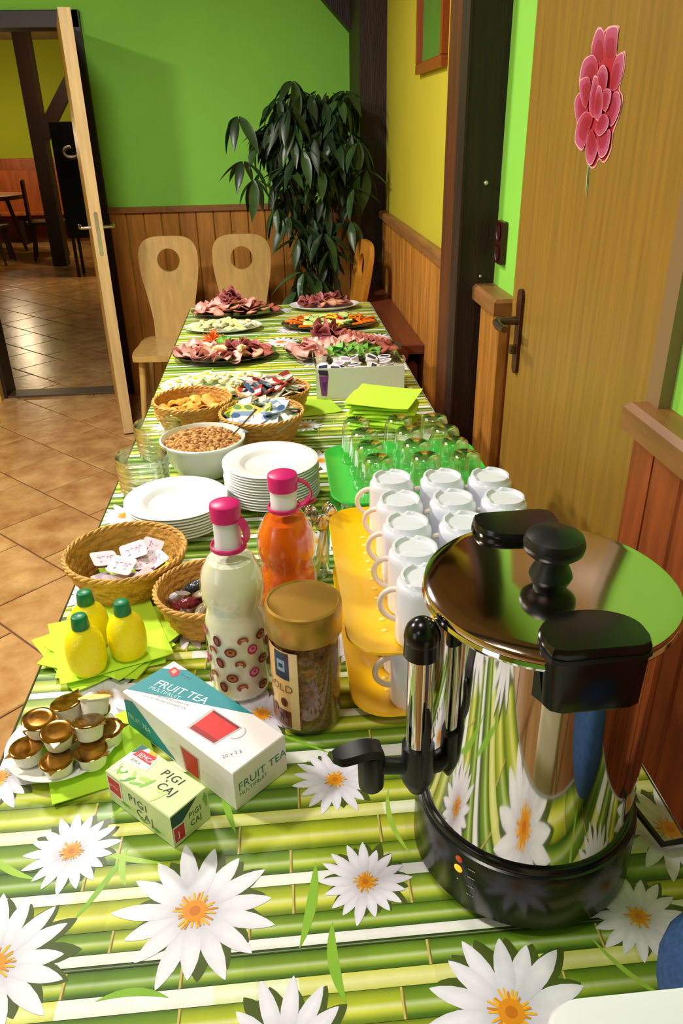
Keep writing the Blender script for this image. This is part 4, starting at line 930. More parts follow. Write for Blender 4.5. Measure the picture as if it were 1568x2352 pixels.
mb.add(mapped(text_geo('PIGI', .0165, 1.2), lambda x, y, z: S3(.0005)(-.018 + x, .026 + y)), '#3A4A34'); mb.add(mapped(text_geo('CAJ', .0165, 1.2), lambda x, y, z: S3(.0005)(-.006 + x, .010 + y)), '#3A4A34')
for k in range(9):
    cx, cy = rg.uniform(-.03, .05), rg.uniform(.004, .014); pr([(cx - .008, cy), (cx, cy + .003), (cx + .009, cy + .001), (cx, cy - .003)], S3(.0002 + k * .00001), ['#8CC44A', '#6AA83A', '#CCE68A'][k % 3])
mb.build('printed_artwork', VC, t, smooth=None, label='green leaves, red logo panels and the words PIGI CAJ')

# ------------------------------------------------------------------ napkins under the lemon bottles
def napkin_sheet(lab, x, y, z, rot, s=.165, curl=.010, group=None, seed=0, th=.0014):
    rn = random.Random(seed); N = 10; vs = []; fs = []
    ph = rn.uniform(0, 6)
    def zz(u, v):
        r = math.hypot(u, v) / .7; return .0010 * math.sin(5 * u + ph) + curl * max(0, abs(u) + abs(v) - .72) ** 2 * 3
    for sd in (0, 1):
        for j in range(N + 1):
            for i in range(N + 1):
                u, v = i / N - .5, j / N - .5; vs.append((u * s, v * s, zz(u, v) + sd * th))
    K = (N + 1) ** 2
    for j in range(N):
        for i in range(N):
            a = j * (N + 1) + i; fs += [(a, a + N + 1, a + N + 2, a + 1), (K + a, K + a + 1, K + a + N + 2, K + a + N + 1)]
    edge = [i for i in range(N + 1)] + [j * (N + 1) + N for j in range(1, N + 1)] + [N * (N + 1) + i for i in range(N - 1, -1, -1)] + [j * (N + 1) for j in range(N - 1, 0, -1)]
    for a, b in zip(edge, edge[1:] + edge[:1]): fs.append((a, b, K + b, K + a))
    m = MB(); m.add((vs, fs)); o = m.build('paper_napkin', NAPK, loc=(x, y, z), rot=(0, 0, rot), smooth=50); return tag(o, lab, 'napkin', group)
for k, (x, y, r, s) in enumerate([(-.285, 1.01, .12, .160), (-.300, 1.00, .62, .165), (-.285, 1.005, 1.25, .165), (-.275, 1.01, .95, .16), (-.290, 1.00, .35, .165)]):
    napkin_sheet('lime green paper napkin fanned under the lemon bottles, %s of the pile' % ['lowest', 'second from the bottom', 'middle one', 'second from the top', 'topmost'][k], x, y, ZT + .0014 + k * .0026, r, s, .012, 'napkins fanned under the lemon bottles', k)
NZ = ZT + .0014 + 4 * .0026 + .0026
napkin_sheet('lime green napkin lying between the jam dish and the tea cartons', -.262, .765, ZT + .001, .35, .13, .008, None, 9)
LEM = M('lemon_plastic', '#F8E60E', .35, sss=.2, bump=(200, .12)); GCAP = M('green_cap_plastic', '#0A7A48', .35)
def lemon(lab, x, y, rot):
    t = thing('lemon_juice_bottle', lab, 'bottle', (x, y, NZ), rot)
    m = MB(); m.add(lathe([(0, .001), (.018, 0), (.024, .004), (.0275, .014), (.0285, .028), (.0283, .040), (.0270, .052), (.0225, .064), (.0150, .0715), (.0118, .0745), (.0112, .078), (0, .078)], 36)); m.build('bottle_body', LEM, t)
    m = MB(); m.add(lathe([(.0122, .0755), (.0126, .0765), (.0112, .0925), (.0102, .0955), (.007, .0968), (0, .097)], 28, fn=lambda k, i, a: .0003 * (i % 2) if k in (1, 2) else 0)); m.build('cap', GCAP, t)
lemon('yellow lemon juice bottle with green cap, nearest of the three on the napkins', -.304, .925, 0); lemon('yellow lemon juice bottle with green cap, right one of the three on the napkins', -.250, .955, 0); lemon('yellow lemon juice bottle with green cap, hindmost of the three on the napkins', -.310, .988, 0)

# ------------------------------------------------------------------ dish with portion cups
t = thing('saucer', 'small white plate carrying gold topped portion cups at the left table edge', 'plate', (-.308, .778, ZT)); 
mb = MB(); mb.add(lathe([(0, .0), (.038, .0), (.042, .002), (.066, .0125), (.0715, .0148), (.072, .0162), (.0705, .0164), (.060, .0125), (.043, .006), (0, .005)], 48)); mb.build('dish', WHITEC, t, smooth=50)
napkin_sheet('lime green napkin folded in the white saucer below the portion cups', -.306, .775, ZT + .0075, .7, .072, .02, None, 3)
AMB = M('amber_honey', '#9A6A18', .12, metal=.75, coat=.6, noise=(60, .7, (1, 1, 1), 3)); CUPW = M('white_cup_plastic', '#F4EEDC', .35, sss=.2)
def portion(lab, x, y, z, tilt, mat=None, group='gold topped portion cups on the saucer'):
    t = thing('portion_cup', lab, 'portion cup', (x, y, z), tilt, group)
    m = MB(); m.add(lathe([(0, 0), (.0140, 0), (.0158, .0015), (.0186, .0200), (.0188, .0215), (.0210, .0218), (.0210, .0225), (.0, .0225)], 28)); m.build('cup', CUPW, t)
    m = MB(); m.add(lathe([(0, .0234), (.012, .0236), (.0175, .0240), (.0200, .0233), (.0210, .0226)], 28)); a = 3.6
    m.add(([(.019 * math.cos(a - .35), .019 * math.sin(a - .35), .0231), (.0285 * math.cos(a), .0285 * math.sin(a), .0245), (.019 * math.cos(a + .35), .019 * math.sin(a + .35), .0231), (.0285 * math.cos(a), .0285 * math.sin(a), .0237)], [(0, 1, 2), (0, 3, 1), (1, 3, 2)])); m.build('lid', mat or AMB, t); return t
zl = ZT + .010
pc = portion('portion cup with amber gold top on the saucer, lower layer', -.345, .752, zl, (0, 0, .3))
for x, y, rz in ((-.338, .790, 2), (-.301, .726, 1.1), (-.262, .738, 2.2), (-.249, .775, 2.8), (-.300, .768, .1), (-.272, .812, .5), (-.312, .815, 1.6)): clone(pc, loc=(x, y, zl), rot=rz, label='gold topped portion cup on the saucer, lower layer, ' + where(x + .308, y - .778, .06))
zu = zl + .0255
for x, y, r, lb in ((-.332, .775, (.10, .05, .4), 'upper layer towards the floor side'), (-.303, .750, (.12, -.05, 1.2), 'upper layer in the middle'), (-.266, .758, (.15, .2, 2.2), 'upper layer beside the tea cartons'), (-.300, .800, (.15, .0, -2.4), 'hindmost of the upper layer, gold tab up')): clone(pc, loc=(x, y, zu), rot=r, label='gold topped portion cup on the saucer, ' + lb)
portion('portion cup with a pale cream foil lid tilted on top of the others', -.266, .793, zu + .006, (-.45, .35, .6), M('cream_foil', '#F0E89A', .35, bump=(90, .5)), None)

# ------------------------------------------------------------------ wicker baskets
def basket(lab, x, y, r_top, r_bot, h, mat=WICK, sx=1, sy=1, rows=8):
    t = thing('wicker_basket', lab, 'basket', (x, y, ZT)); m = MB(); K = 96
    prof = [(0, .003), (r_bot, .003), (r_bot, 0)]
    nr = rows * 4
    for k in range(nr + 1):
        s_ = k / nr; prof.append((r_bot + (r_top - r_bot) * s_ ** .8, h * s_))
    inner = [(r - .005, z) for r, z in prof[3:]][::-1] + [(0, .005)]
    P = prof[2:] + inner
    def fn(k, i, a):
        if k == 0 or k >= len(P) - 1: return 0
        kk = k if k <= nr + 1 else 2 * (nr + 1) - k + 1
        row = (kk - 1) // 4; ph = (kk - 1) % 4 / 4
        return .0018 * math.sin(PI * ph) * (1 + .9 * math.sin(a * 24 + PI * row)) * (1 if k <= nr + 1 else -1)
    m.add(lathe(P, K, sx, sy, fn=fn)); m.build('woven_wall', mat, t, smooth=80)
    m = MB(); 
    for q in range(3):
        m.add(tube([((r_top - .0022 + .0028 * math.cos(a * 14 + q * 2.1)) * math.cos(a) * sx, (r_top - .0022 + .0028 * math.cos(a * 14 + q * 2.1)) * math.sin(a) * sy, h + .0015 + .0028 * math.sin(a * 14 + q * 2.1)) for a in [2 * PI * i / 110 for i in range(110)]], .0024, 6, closed=True))
    m.build('braided_rim', WICKD, t, smooth=80); return t
basket('low wicker basket of butter portions at the left edge behind the lemon bottles', -.284, 1.172, .104, .070, .072, rows=7)
basket('round wicker basket of wrapped sweets half hidden by the milk carafe', -.135, 1.048, .085, .055, .066, rows=7)
basket('wicker basket of crispbread left of the tea sachet baskets', -.236, 1.962, .104, .075, .082, sx=1)
basket('deep wicker basket of blue tea sachets behind the cereal bowl', -.052, 1.828, .106, .068, .085)
basket('wicker basket of red and white sachets at the middle of the buffet', -.022, 2.048, .102, .070, .075)

# butter portions in first basket
TUBM = M('brown_tub', '#6A2A14', .3, coat=.4); LIDP = None
def butter(lab, loc, rot, group='butter portions in the low basket'):
    t = thing('butter_portion', lab, 'portion pack', loc, rot, group)
    m = MB(); m.add(loft([[(x, y, 0) for x, y in rrect(.028, .022, .004, 3)], [(x, y, .011) for x, y in rrect(.034, .028, .005, 3)]])); n = 16; m.f.append(tuple(range(n))[::-1]); m.c.append(None); m.m.append(0); m.build('tub', TUBM, t)
    m = MB(); m.add(prism(rrect(.044, .037, .006, 3), .011, .0118), '#EBDCE8')
    rq = random.Random(4)
    for k in range(14):
        cx, cy = rq.uniform(-.014, .014), rq.uniform(-.010, .010); a = rq.uniform(0, 3); l = .003
        m.add(([(cx + l * math.cos(a) - .0005 * math.sin(a), cy + l * math.sin(a) + .0005 * math.cos(a), .01200), (cx - l * math.cos(a), cy - l * math.sin(a), .01200), (cx + .0008, cy - .0008, .01200)], [(0, 1, 2)]), '#B088C0')
    for k, (u, v) in enumerate([(-.012, .003), (-.004, .004), (.004, .003), (.011, .004)]): m.add(([(u, v, .01205), (u + .005, v, .01205), (u + .0055, v + .0012, .01205), (u, v + .0016, .01205)], [(0, 1, 2, 3)]), '#C0506A')
    m.build('lid', VC, t, smooth=None); return t
b0 = butter('white and pink topped butter portion in the low basket, leftmost on top', (-.322, 1.165, ZT + .055), (.25, .2, .5))
bz = ZT
for k, (x, y, z, r) in enumerate([(-.272, 1.185, .058, (.35, -.15, .3)), (-.248, 1.205, .050, (.3, -.4, 1.2)), (-.288, 1.150, .050, (.35, .1, -.3)), (-.262, 1.165, .045, (.2, -.2, 2.0)), (-.235, 1.175, .040, (.1, -.3, .6)), (-.300, 1.125, .030, (.5, .2, .3)), (-.250, 1.130, .032, (.5, -.2, .8)), (-.320, 1.135, .030, (.3, .3, 1.1)), (-.285, 1.110, .022, (.4, .0, .1)), (-.24, 1.15, .02, (.1, -.1, .1)), (-.30, 1.18, .03, (0, .1, 1.3)), (-.27, 1.15, .02, (0, 0, .4))]):
    clone(b0, loc=(x, y, bz + z), rot=r, label='white and pink butter portion heaped in the low basket, ' + where(x + .284, y - 1.165, .06))
napkin_sheet('lime napkin lining the low basket, crumpled up at its right', -.262, 1.185, ZT + .018, .5, .13, .14, None, 21)
# wrapped sweets
def sweet(lab, loc, rot, col, group, name='wrapped_sweet'):
    m = MB(); rings = []
    for k, (x, r) in enumerate([(-.026, .011), (-.018, .004), (-.013, .009), (0, .011), (.013, .009), (.018, .004), (.026, .011)]):
        rings.append([(x, r * math.cos(a) * (1.2 if k in (0, 6) else 1), r * math.sin(a) * (.35 if k in (0, 6) else .8)) for a in [2 * PI * i / 10 for i in range(10)]])
    vs, fs = loft(rings); fs += [tuple(range(10))[::-1], tuple(range(len(vs) - 10, len(vs)))]; m.add((vs, fs)); o = m.build(name, M('wrapper_' + col.strip('#'), col, .25, coat=.6, bump=(80, .6)), loc=loc, rot=rot, smooth=60)
    return tag(o, lab, 'sweet', group)
rs = random.Random(31)
sc_ = [('#7A1228', 'dark red'), ('#E8DCC4', 'cream'), ('#1E2A2E', 'black'), ('#8A7A5A', 'beige'), ('#E8DCC4', 'cream'), ('#C8C8CC', 'silver')]
for k in range(18):
    c_, n_ = sc_[k % 6]; a = k * 2.4; rr_ = .052 * math.sqrt((k % 9 + .5) / 9); lay = k // 9
    sweet('%s wrapped sweet in the basket behind the milk carafe, %s' % (n_, where(rr_ * math.cos(a), rr_ * math.sin(a), .055)), (-.137 + rr_ * math.cos(a), 1.048 + rr_ * math.sin(a), ZT + .026 + lay * .024), (rs.uniform(-.5, .5), rs.uniform(-.7, .7), rs.uniform(0, 3)), c_, '%s sweets in the round basket' % n_)
# sachets
SM = None
def sachet_mesh(cols, sd):
    rq = random.Random(sd); m = MB(); W_, H_ = .052, .040; b, c2, c3 = cols
    vs, fs = prism(rrect(W_, H_, .002, 1), -.0015, .0015); m.add((vs, fs), b)
    for z_ in (.00165, -.00165):
        m.add(([(-.5 * W_ + .002, -.012, z_), (.5 * W_ - .002, -.012, z_), (.5 * W_ - .002, .004, z_), (-.5 * W_ + .002, .008, z_)], [(0, 1, 2, 3)]), c2)
        m.add(([(-.018 + .012 * math.cos(q), .008 + .008 * math.sin(q), z_ * 1.1) for q in [i * PI / 4 for i in range(8)]], [tuple(range(8))]), c3)
    return m
def sachets(defs, centre, rad, z0, n, grp, labf, seed):
    rq = random.Random(seed); protos = []
    for k in range(n):
        cols, nm = defs[k % len(defs)]
        if k < len(defs): o = sachet_mesh(cols, k).build('tea_sachet', VCG, smooth=None); protos.append(o)
        else: o = protos[k % len(defs)].copy(); COL.objects.link(o)
        a = k * 2.39996; r = rad * math.sqrt((k + .5) / n) * .92
        h = .030 * (1 - (r / rad) ** 2)
        o.location = (centre[0] + r * math.cos(a), centre[1] + r * math.sin(a), z0 + h + rq.uniform(-.003, .004) + .0008 * k % .01)
        o.rotation_euler = (rq.uniform(-.5, .6), rq.uniform(-.5, .5), rq.uniform(0, 6.28)); tag(o, labf(nm) + ', ' + where(o.location.x - centre[0], o.location.y - centre[1], rad), 'sachet', grp(nm))
BL = [(('#8AA4C0', '#D8E0E8', '#4A6A98'), 'blue'), (('#A8B48C', '#E0E4D0', '#5A7A48'), 'grey-green'), (('#D8C83A', '#F0EC9A', '#6A8A3A'), 'yellow'), (('#B8C8D8', '#F0F2F4', '#7A94B8'), 'pale blue'), (('#E8E4DC', '#C8CCD8', '#3A4A6A'), 'white')]
sachets(BL, (-.052, 1.828), .096, ZT + .066, 34, lambda n: '%s tea sachets in the deep basket' % n, lambda n: '%s tea sachet in the basket behind the cereal' % n, 3)
RD = [(('#B83A34', '#F0DCD4', '#E8E8E8'), 'red'), (('#F0E8DC', '#C84A48', '#D8C8B8'), 'white and red'), (('#4A6A88', '#A8BCC0', '#2A3E58'), 'dark blue'), (('#A8B494', '#DCE0C8', '#6A7A50'), 'olive'), (('#8A2420', '#D8A8A0', '#F0E0D8'), 'dark red')]
sachets(RD, (-.030, 2.048), .094, ZT + .060, 34, lambda n: '%s sachets in the middle basket' % n, lambda n: '%s sachet in the basket behind the blue sachets' % n, 5)
# crispbread curls
def curl_mesh(sd):
    rq = random.Random(sd); m = MB(); rings = []; W_ = .018
    for k in range(9):
        a = -1.1 + 2.2 * k / 8; rings.append([(.022 * math.sin(a), -W_, .022 * math.cos(a) - .014), (.022 * math.sin(a), W_, .022 * math.cos(a) - .014), (.020 * math.sin(a), W_, .020 * math.cos(a) - .0155), (.020 * math.sin(a), -W_, .020 * math.cos(a) - .0155)])
    vs, fs = loft(rings); fs += [(0, 1, 2, 3), tuple(range(len(vs) - 4, len(vs)))[::-1]]; m.add((vs, fs)); return m
CR = M('golden_crisp', '#E0A23C', .5, noise=(60, .3, (1, 1, 1)), rand=.25, bump=(100, .4)); pcv = curl_mesh(0).build('crispbread_curl', CR, smooth=50)
rq = random.Random(8)
for k in range(26):
    o = pcv if k == 0 else pcv.copy()
    if k: COL.objects.link(o)
    a = k * 2.4; r = .082 * math.sqrt((k + .5) / 26); o.location = (-.236 + r * math.cos(a), 1.962 + r * math.sin(a), ZT + .052 + .012 * (1 - (r / .09) ** 2) + rq.uniform(-.004, .006)); o.rotation_euler = (rq.uniform(-.6, .6), rq.uniform(-.6, .6), rq.uniform(0, 6.3))
    tag(o, 'golden crispbread curl in the left edge basket, ' + where(r * math.cos(a), r * math.sin(a), .085), 'bread', 'crispbread curls in the basket')

# ------------------------------------------------------------------ glass jars, bowl, plates
def glass_jar(lab, x, y, r, h):
    t = thing('glass_jar', lab, 'jar', (x, y, ZT)); prof = [(0, .0), (r * .80, 0), (r * .9, .004)]
    for k in range(17): s_ = k / 16; prof.append((r * (.92 + .06 * s_) + .0016 * math.sin(k * 2.2), .008 + (h - .018) * s_))
    prof += [(r * .95, h - .006), (r * 1.0, h - .002), (r * .98, h), (r * .93, h - .003)]
    prof += [(r * .93 + .0012 * math.sin(k * 2.2), h - .01 - (h - .02) * k / 10) for k in range(11)] + [(0, .008)]
    m = MB(); m.add(lathe(prof, 48)); m.build('glass_body', thin_glass('ribbed_jar_glass', (.985, .995, .98), .64, .05), t, smooth=70)
    m = MB(); m.add(lathe([(r * .985, h - .024), (r * 1.02, h - .022), (r * .985, h - .019)], 48)); m.build('neck_bead', GLASSG, t)
glass_jar('empty ribbed glass jar beside the cereal bowl at the left edge', -.312, 1.570, .058, .092)
glass_jar('empty ribbed glass jar between crispbread basket and cereal bowl', -.305, 1.785, .058, .085)
t = thing('cereal_bowl', 'round white bowl full of brown cereal clusters', 'bowl', (-.187, 1.668, ZT))
mb = MB(); mb.add(lathe([(0, 0), (.055, 0), (.062, .004), (.078, .03), (.090, .06), (.094, .078), (.0985, .082), (.0985, .087), (.0945, .0885), (.091, .084), (.086, .066), (0, .06)], 64)); mb.build('bowl_body', M('cream_bowl_glaze', '#E9ECE0', .25, coat=.3), t, smooth=50)
mb = MB(); rq = random.Random(12)
for k in range(420):
    a = k * 2.39996; r = .084 * math.sqrt((k + .5) / 420); s_ = rq.uniform(.0042, .0075); z = .0745 + .008 * (1 - (r / .084) ** 2) + rq.uniform(-.001, .0035)
    vs, fs = sphere(s_, (0, 0, 0), 6, 4, (rq.uniform(.8, 1.3), 1, .8)); vs = [(v[0] * rq.uniform(.8, 1.2), v[1] * rq.uniform(.8, 1.2), v[2]) for v in vs]
    c_ = rq.choice(['#C08A48', '#D8A860', '#A8703A', '#CC9A54', '#8A5428']); mb.add((vs, fs), c_, M_=Matrix.Translation((r * math.cos(a), r * math.sin(a), z)) @ Matrix.Rotation(rq.uniform(0, 6), 4, 'Z'))
mb.add(lathe([(.086, .072), (.05, .078), (0, .08)], 32), '#A8703A')
o = mb.build('cereal_clusters', M('cereal', rough=.8, attr=True), smooth=60, loc=(-.187, 1.668, ZT)); tag(o, 'brown crunchy cereal clusters heaped in the white bowl', 'cereal', None, 'stuff')
t = thing('serving_spoon', 'steel spoon leaning in the cereal bowl towards the blue sachets', 'spoon', (-.118, 1.672, ZT + .087))
mb = MB(); mb.add(tube([(0, 0, -.002), (.03, .03, .020), (.058, .055, .040)], [.0024, .0019, .003], 8)); mb.build('handle', CHROME, t)
mb = MB(); mb.add(sphere(.014, (-.012, -.010, -.008), 14, 8, (1.3, .9, .3))); mb.build('spoon_bowl', CHROME, t)
# plates
def plate_stack(x, y, n, r, lab_top, lab_rest, grp, dz=.0062):
    t = thing('dinner_plate', 'lowest ' + lab_rest.replace(', below its top plate', ''), 'plate', (x, y, ZT), 0, grp)
    s_ = r / .105
    prof = [(0, 0), (.052, 0), (.056, .0015), (.062, .004), (.095, .0135), (.1045, .0165), (.1055, .0178), (.1040, .0188), (.094, .0178), (.070, .0150), (.066, .0135), (.060, .0065), (.055, .0045), (0, .0038)]
    m = MB(); m.add(lathe([(a * s_, b) for a, b in prof], 64)); m.build('plate_body', WHITEC, t, smooth=50)
    for k in range(1, n): clone(t, loc=(x + R_.uniform(-.001, .001), y + R_.uniform(-.001, .001), ZT + k * dz), label=lab_top if k == n - 1 else lab_rest.replace('white plate', ['', 'second', 'third', 'fourth', 'fifth', 'sixth', 'seventh', 'eighth', 'ninth', 'tenth', 'eleventh', 'twelfth'][k] + ' plate from the bottom').replace(', below its top plate', ''))
plate_stack(-.222, 1.405, 8, .103, 'topmost white plate of the left stack by the ribbed jar', 'white plate in the left stack, below its top plate', 'left stack of plates')
plate_stack(-.030, 1.505, 13, .102, 'topmost white plate of the taller stack behind the juice carafe', 'white plate in the taller stack, below its top plate', 'taller stack of plates')
# cutlery tumbler
t = thing('cutlery_glass', 'clear glass holding teaspoons between the juice carafe and yellow tray', 'glass', (.040, 1.180, ZT))
mb = MB(); mb.add(lathe([(0, 0), (.027, 0), (.029, .003), (.0335, .10), (.0325, .10), (.0275, .008), (0, .007)], 36)); mb.build('glass_body', GLASS, t, smooth=60)
rq = random.Random(2); sp0 = None
SPN = M('spoon_steel', '#C8C0B4', .12, metal=1)
for k in range(11):
    a = k * 2.4; r = .014 if k else 0; tilt = .22 * (k > 0)
    loc = (.040 + .010 * math.cos(a) * (k > 0), 1.180 + .010 * math.sin(a) * (k > 0), ZT + .008); rot = (-tilt * math.sin(a), tilt * math.cos(a), 0)
    if sp0 is None:
        sp0 = thing('teaspoon', 'steel teaspoon standing bowl upward in the cutlery glass', 'spoon', loc, rot, 'teaspoons in the cutlery glass')
        m = MB(); m.add(tube([(0, 0, 0), (0, 0, .05), (0, 0, .098)], [.0028, .0018, .0020], 8)); m.build('handle', SPN, sp0)
        m = MB(); m.add(sphere(.0125, (0, 0, .112), 16, 10, (1, .35, 1.5))); m.build('spoon_bowl', SPN, sp0)
    else: c = clone(sp0, loc=loc, rot=(rot[0], rot[1], rq.uniform(-.8, .8)))

# ------------------------------------------------------------------ napkin pile and creamer box
def folded(lab, x, y, z, rot, w_, d_, h, grp, seed):
    rn = random.Random(seed); m = MB(); rings = []; K = 12; p1 = rn.uniform(0, 6)
    for k in range(K + 1):
        u = -w_ / 2 + w_ * k / K; rg_ = []
        for j in range(16):
            a = 2 * PI * j / 16; cy_ = math.copysign(abs(math.cos(a)) ** .35, math.cos(a)); cz_ = math.copysign(abs(math.sin(a)) ** .6, math.sin(a))
            e = 1 - .02 * (k in (0, K)); rg_.append((u + .003 * math.sin(a * 2 + p1), d_ / 2 * cy_ * e, h / 2 + h / 2 * cz_ * e + .0018 * math.sin(u * 60 + p1) * (cz_ > 0)))
        rings.append(rg_)
    vs, fs = loft(rings); fs += [tuple(range(16))[::-1], tuple(range(len(vs) - 16, len(vs)))]; m.add((vs, fs)); o = m.build('folded_napkin', NAPK, loc=(x, y, z), rot=(0, 0, rot), smooth=50)
    return tag(o, lab, 'napkin', grp)
rq = random.Random(17); z = ZT
for k in range(8):
    hh = .0085; folded('lime folded napkin in the loose pile before the creamer box, %s' % ['lowest', 'second from bottom', 'third from bottom', 'fourth from bottom', 'fourth from top', 'third from top', 'second from top', 'topmost'][k], .268 + rq.uniform(-.008, .010), 1.922 + rq.uniform(-.010, .010), z, -.42 + rq.uniform(-.18, .18), .165, .125, hh, 'folded napkins in the loose pile', k); z += hh + .0012
napkin_sheet('flat lime green napkin on top of the loose pile', .272, 1.925, z + .0002, -.40, .172, .010, None, 33)
napkin_sheet('lime green napkin poking out left of the creamer box', .075, 2.10, ZT + .001, .25, .16, .004, None, 35)
napkin_sheet('white paper napkin edge in front of the loose pile', .335, 1.83, ZT + .001, -.35, .09, .05, None, 36).data.materials[0] = M('white_paper', '#F4F0E8', .8)
t = thing('creamer_box', 'clear plastic box with purple print holding coffee creamer cups', 'box', (.235, 2.265, ZT))
FW, FD, FH = .262, .205, .092
mb = MB(); th = .002
mb.add(box(-FW / 2, FW / 2, -FD / 2, -FD / 2 + th, 0, FH)); mb.build('front_panel', M('frosted_front', '#E9EDE4', .4, trans=0, sss=.2), t, smooth=None)
mb = MB(); mb.add(box(-FW / 2, FW / 2, FD / 2 - th, FD / 2, 0, FH)); mb.add(box(-FW / 2, -FW / 2 + th, -FD / 2 + th, FD / 2 - th, 0, FH)); mb.add(box(FW / 2 - th, FW / 2, -FD / 2 + th, FD / 2 - th, 0, FH)); mb.add(box(-FW / 2, FW / 2, -FD / 2 + th, FD / 2 - th, 0, th)); mb.build('clear_walls', CLEARP, t, smooth=None)
mb = MB()
def fr(pts, col, off=.0004): mb.add(([(x, -FD / 2 - off, z) for x, z in pts], [tuple(range(len(pts)))]), col)
fr([(-.121, .072), (-.124, .088), (-.096, .086), (-.094, .070)], '#3A2050'); fr([(-.122, .070), (-.094, .069), (-.100, .008), (-.116, .010)], '#8A3AA8'); fr([(-.114, .050), (-.100, .052), (-.103, .02)], '#5A2080', .0006)
mb.build('purple_print', VC, t, smooth=None)
def creamer(lab, loc, rot, dark, grp):
    t = thing('creamer_cup', lab, 'creamer', loc, rot, grp); m = MB(); m.add(lathe([(0, 0), (.013, 0), (.015, .002), (.0185, .018), (.021, .0185), (.021, .0195), (0, .0195)], 20)); m.build('cup', CUPW, t)
    m = MB(); m.add(lathe([(0, .0200), (.0195, .0200), (.0212, .0192)], 20), '#E9E4EE'); m.add(([(-.014, -.006, .0203), (.012, -.010, .0203), (.016, .006, .0203), (-.010, .009, .0203)], [(0, 1, 2, 3)]), dark); m.build('foil_lid', VCG, t, smooth=None); return t
ca_ = creamer('white creamer cup with navy print on its foil lid in the clear box', (.16, 2.21, ZT + .062), (.3, .1, .2), '#2A2A4E', 'navy printed creamers in the clear box'); cb_ = creamer('white creamer cup with lilac print on its foil lid in the clear box', (.20, 2.30, ZT + .062), (.2, .1, .2), '#B8A4C8', 'lilac printed creamers in the clear box')
rq = random.Random(6); k = 0
for lay in range(2):
    for i in range(5):
        for j in range(4):
            if lay == 1 and (i, j) == (0, 0): continue
            src = ca_ if (j + lay) % 2 == 0 else cb_
            clone(src, loc=(.132 + i * .050 + rq.uniform(-.004, .004), 2.19 + j * .046 + rq.uniform(-.003, .003), ZT + .010 + lay * .045 + rq.uniform(0, .006)), rot=(rq.uniform(-.35, .45), rq.uniform(-.4, .4), rq.uniform(0, 6)))

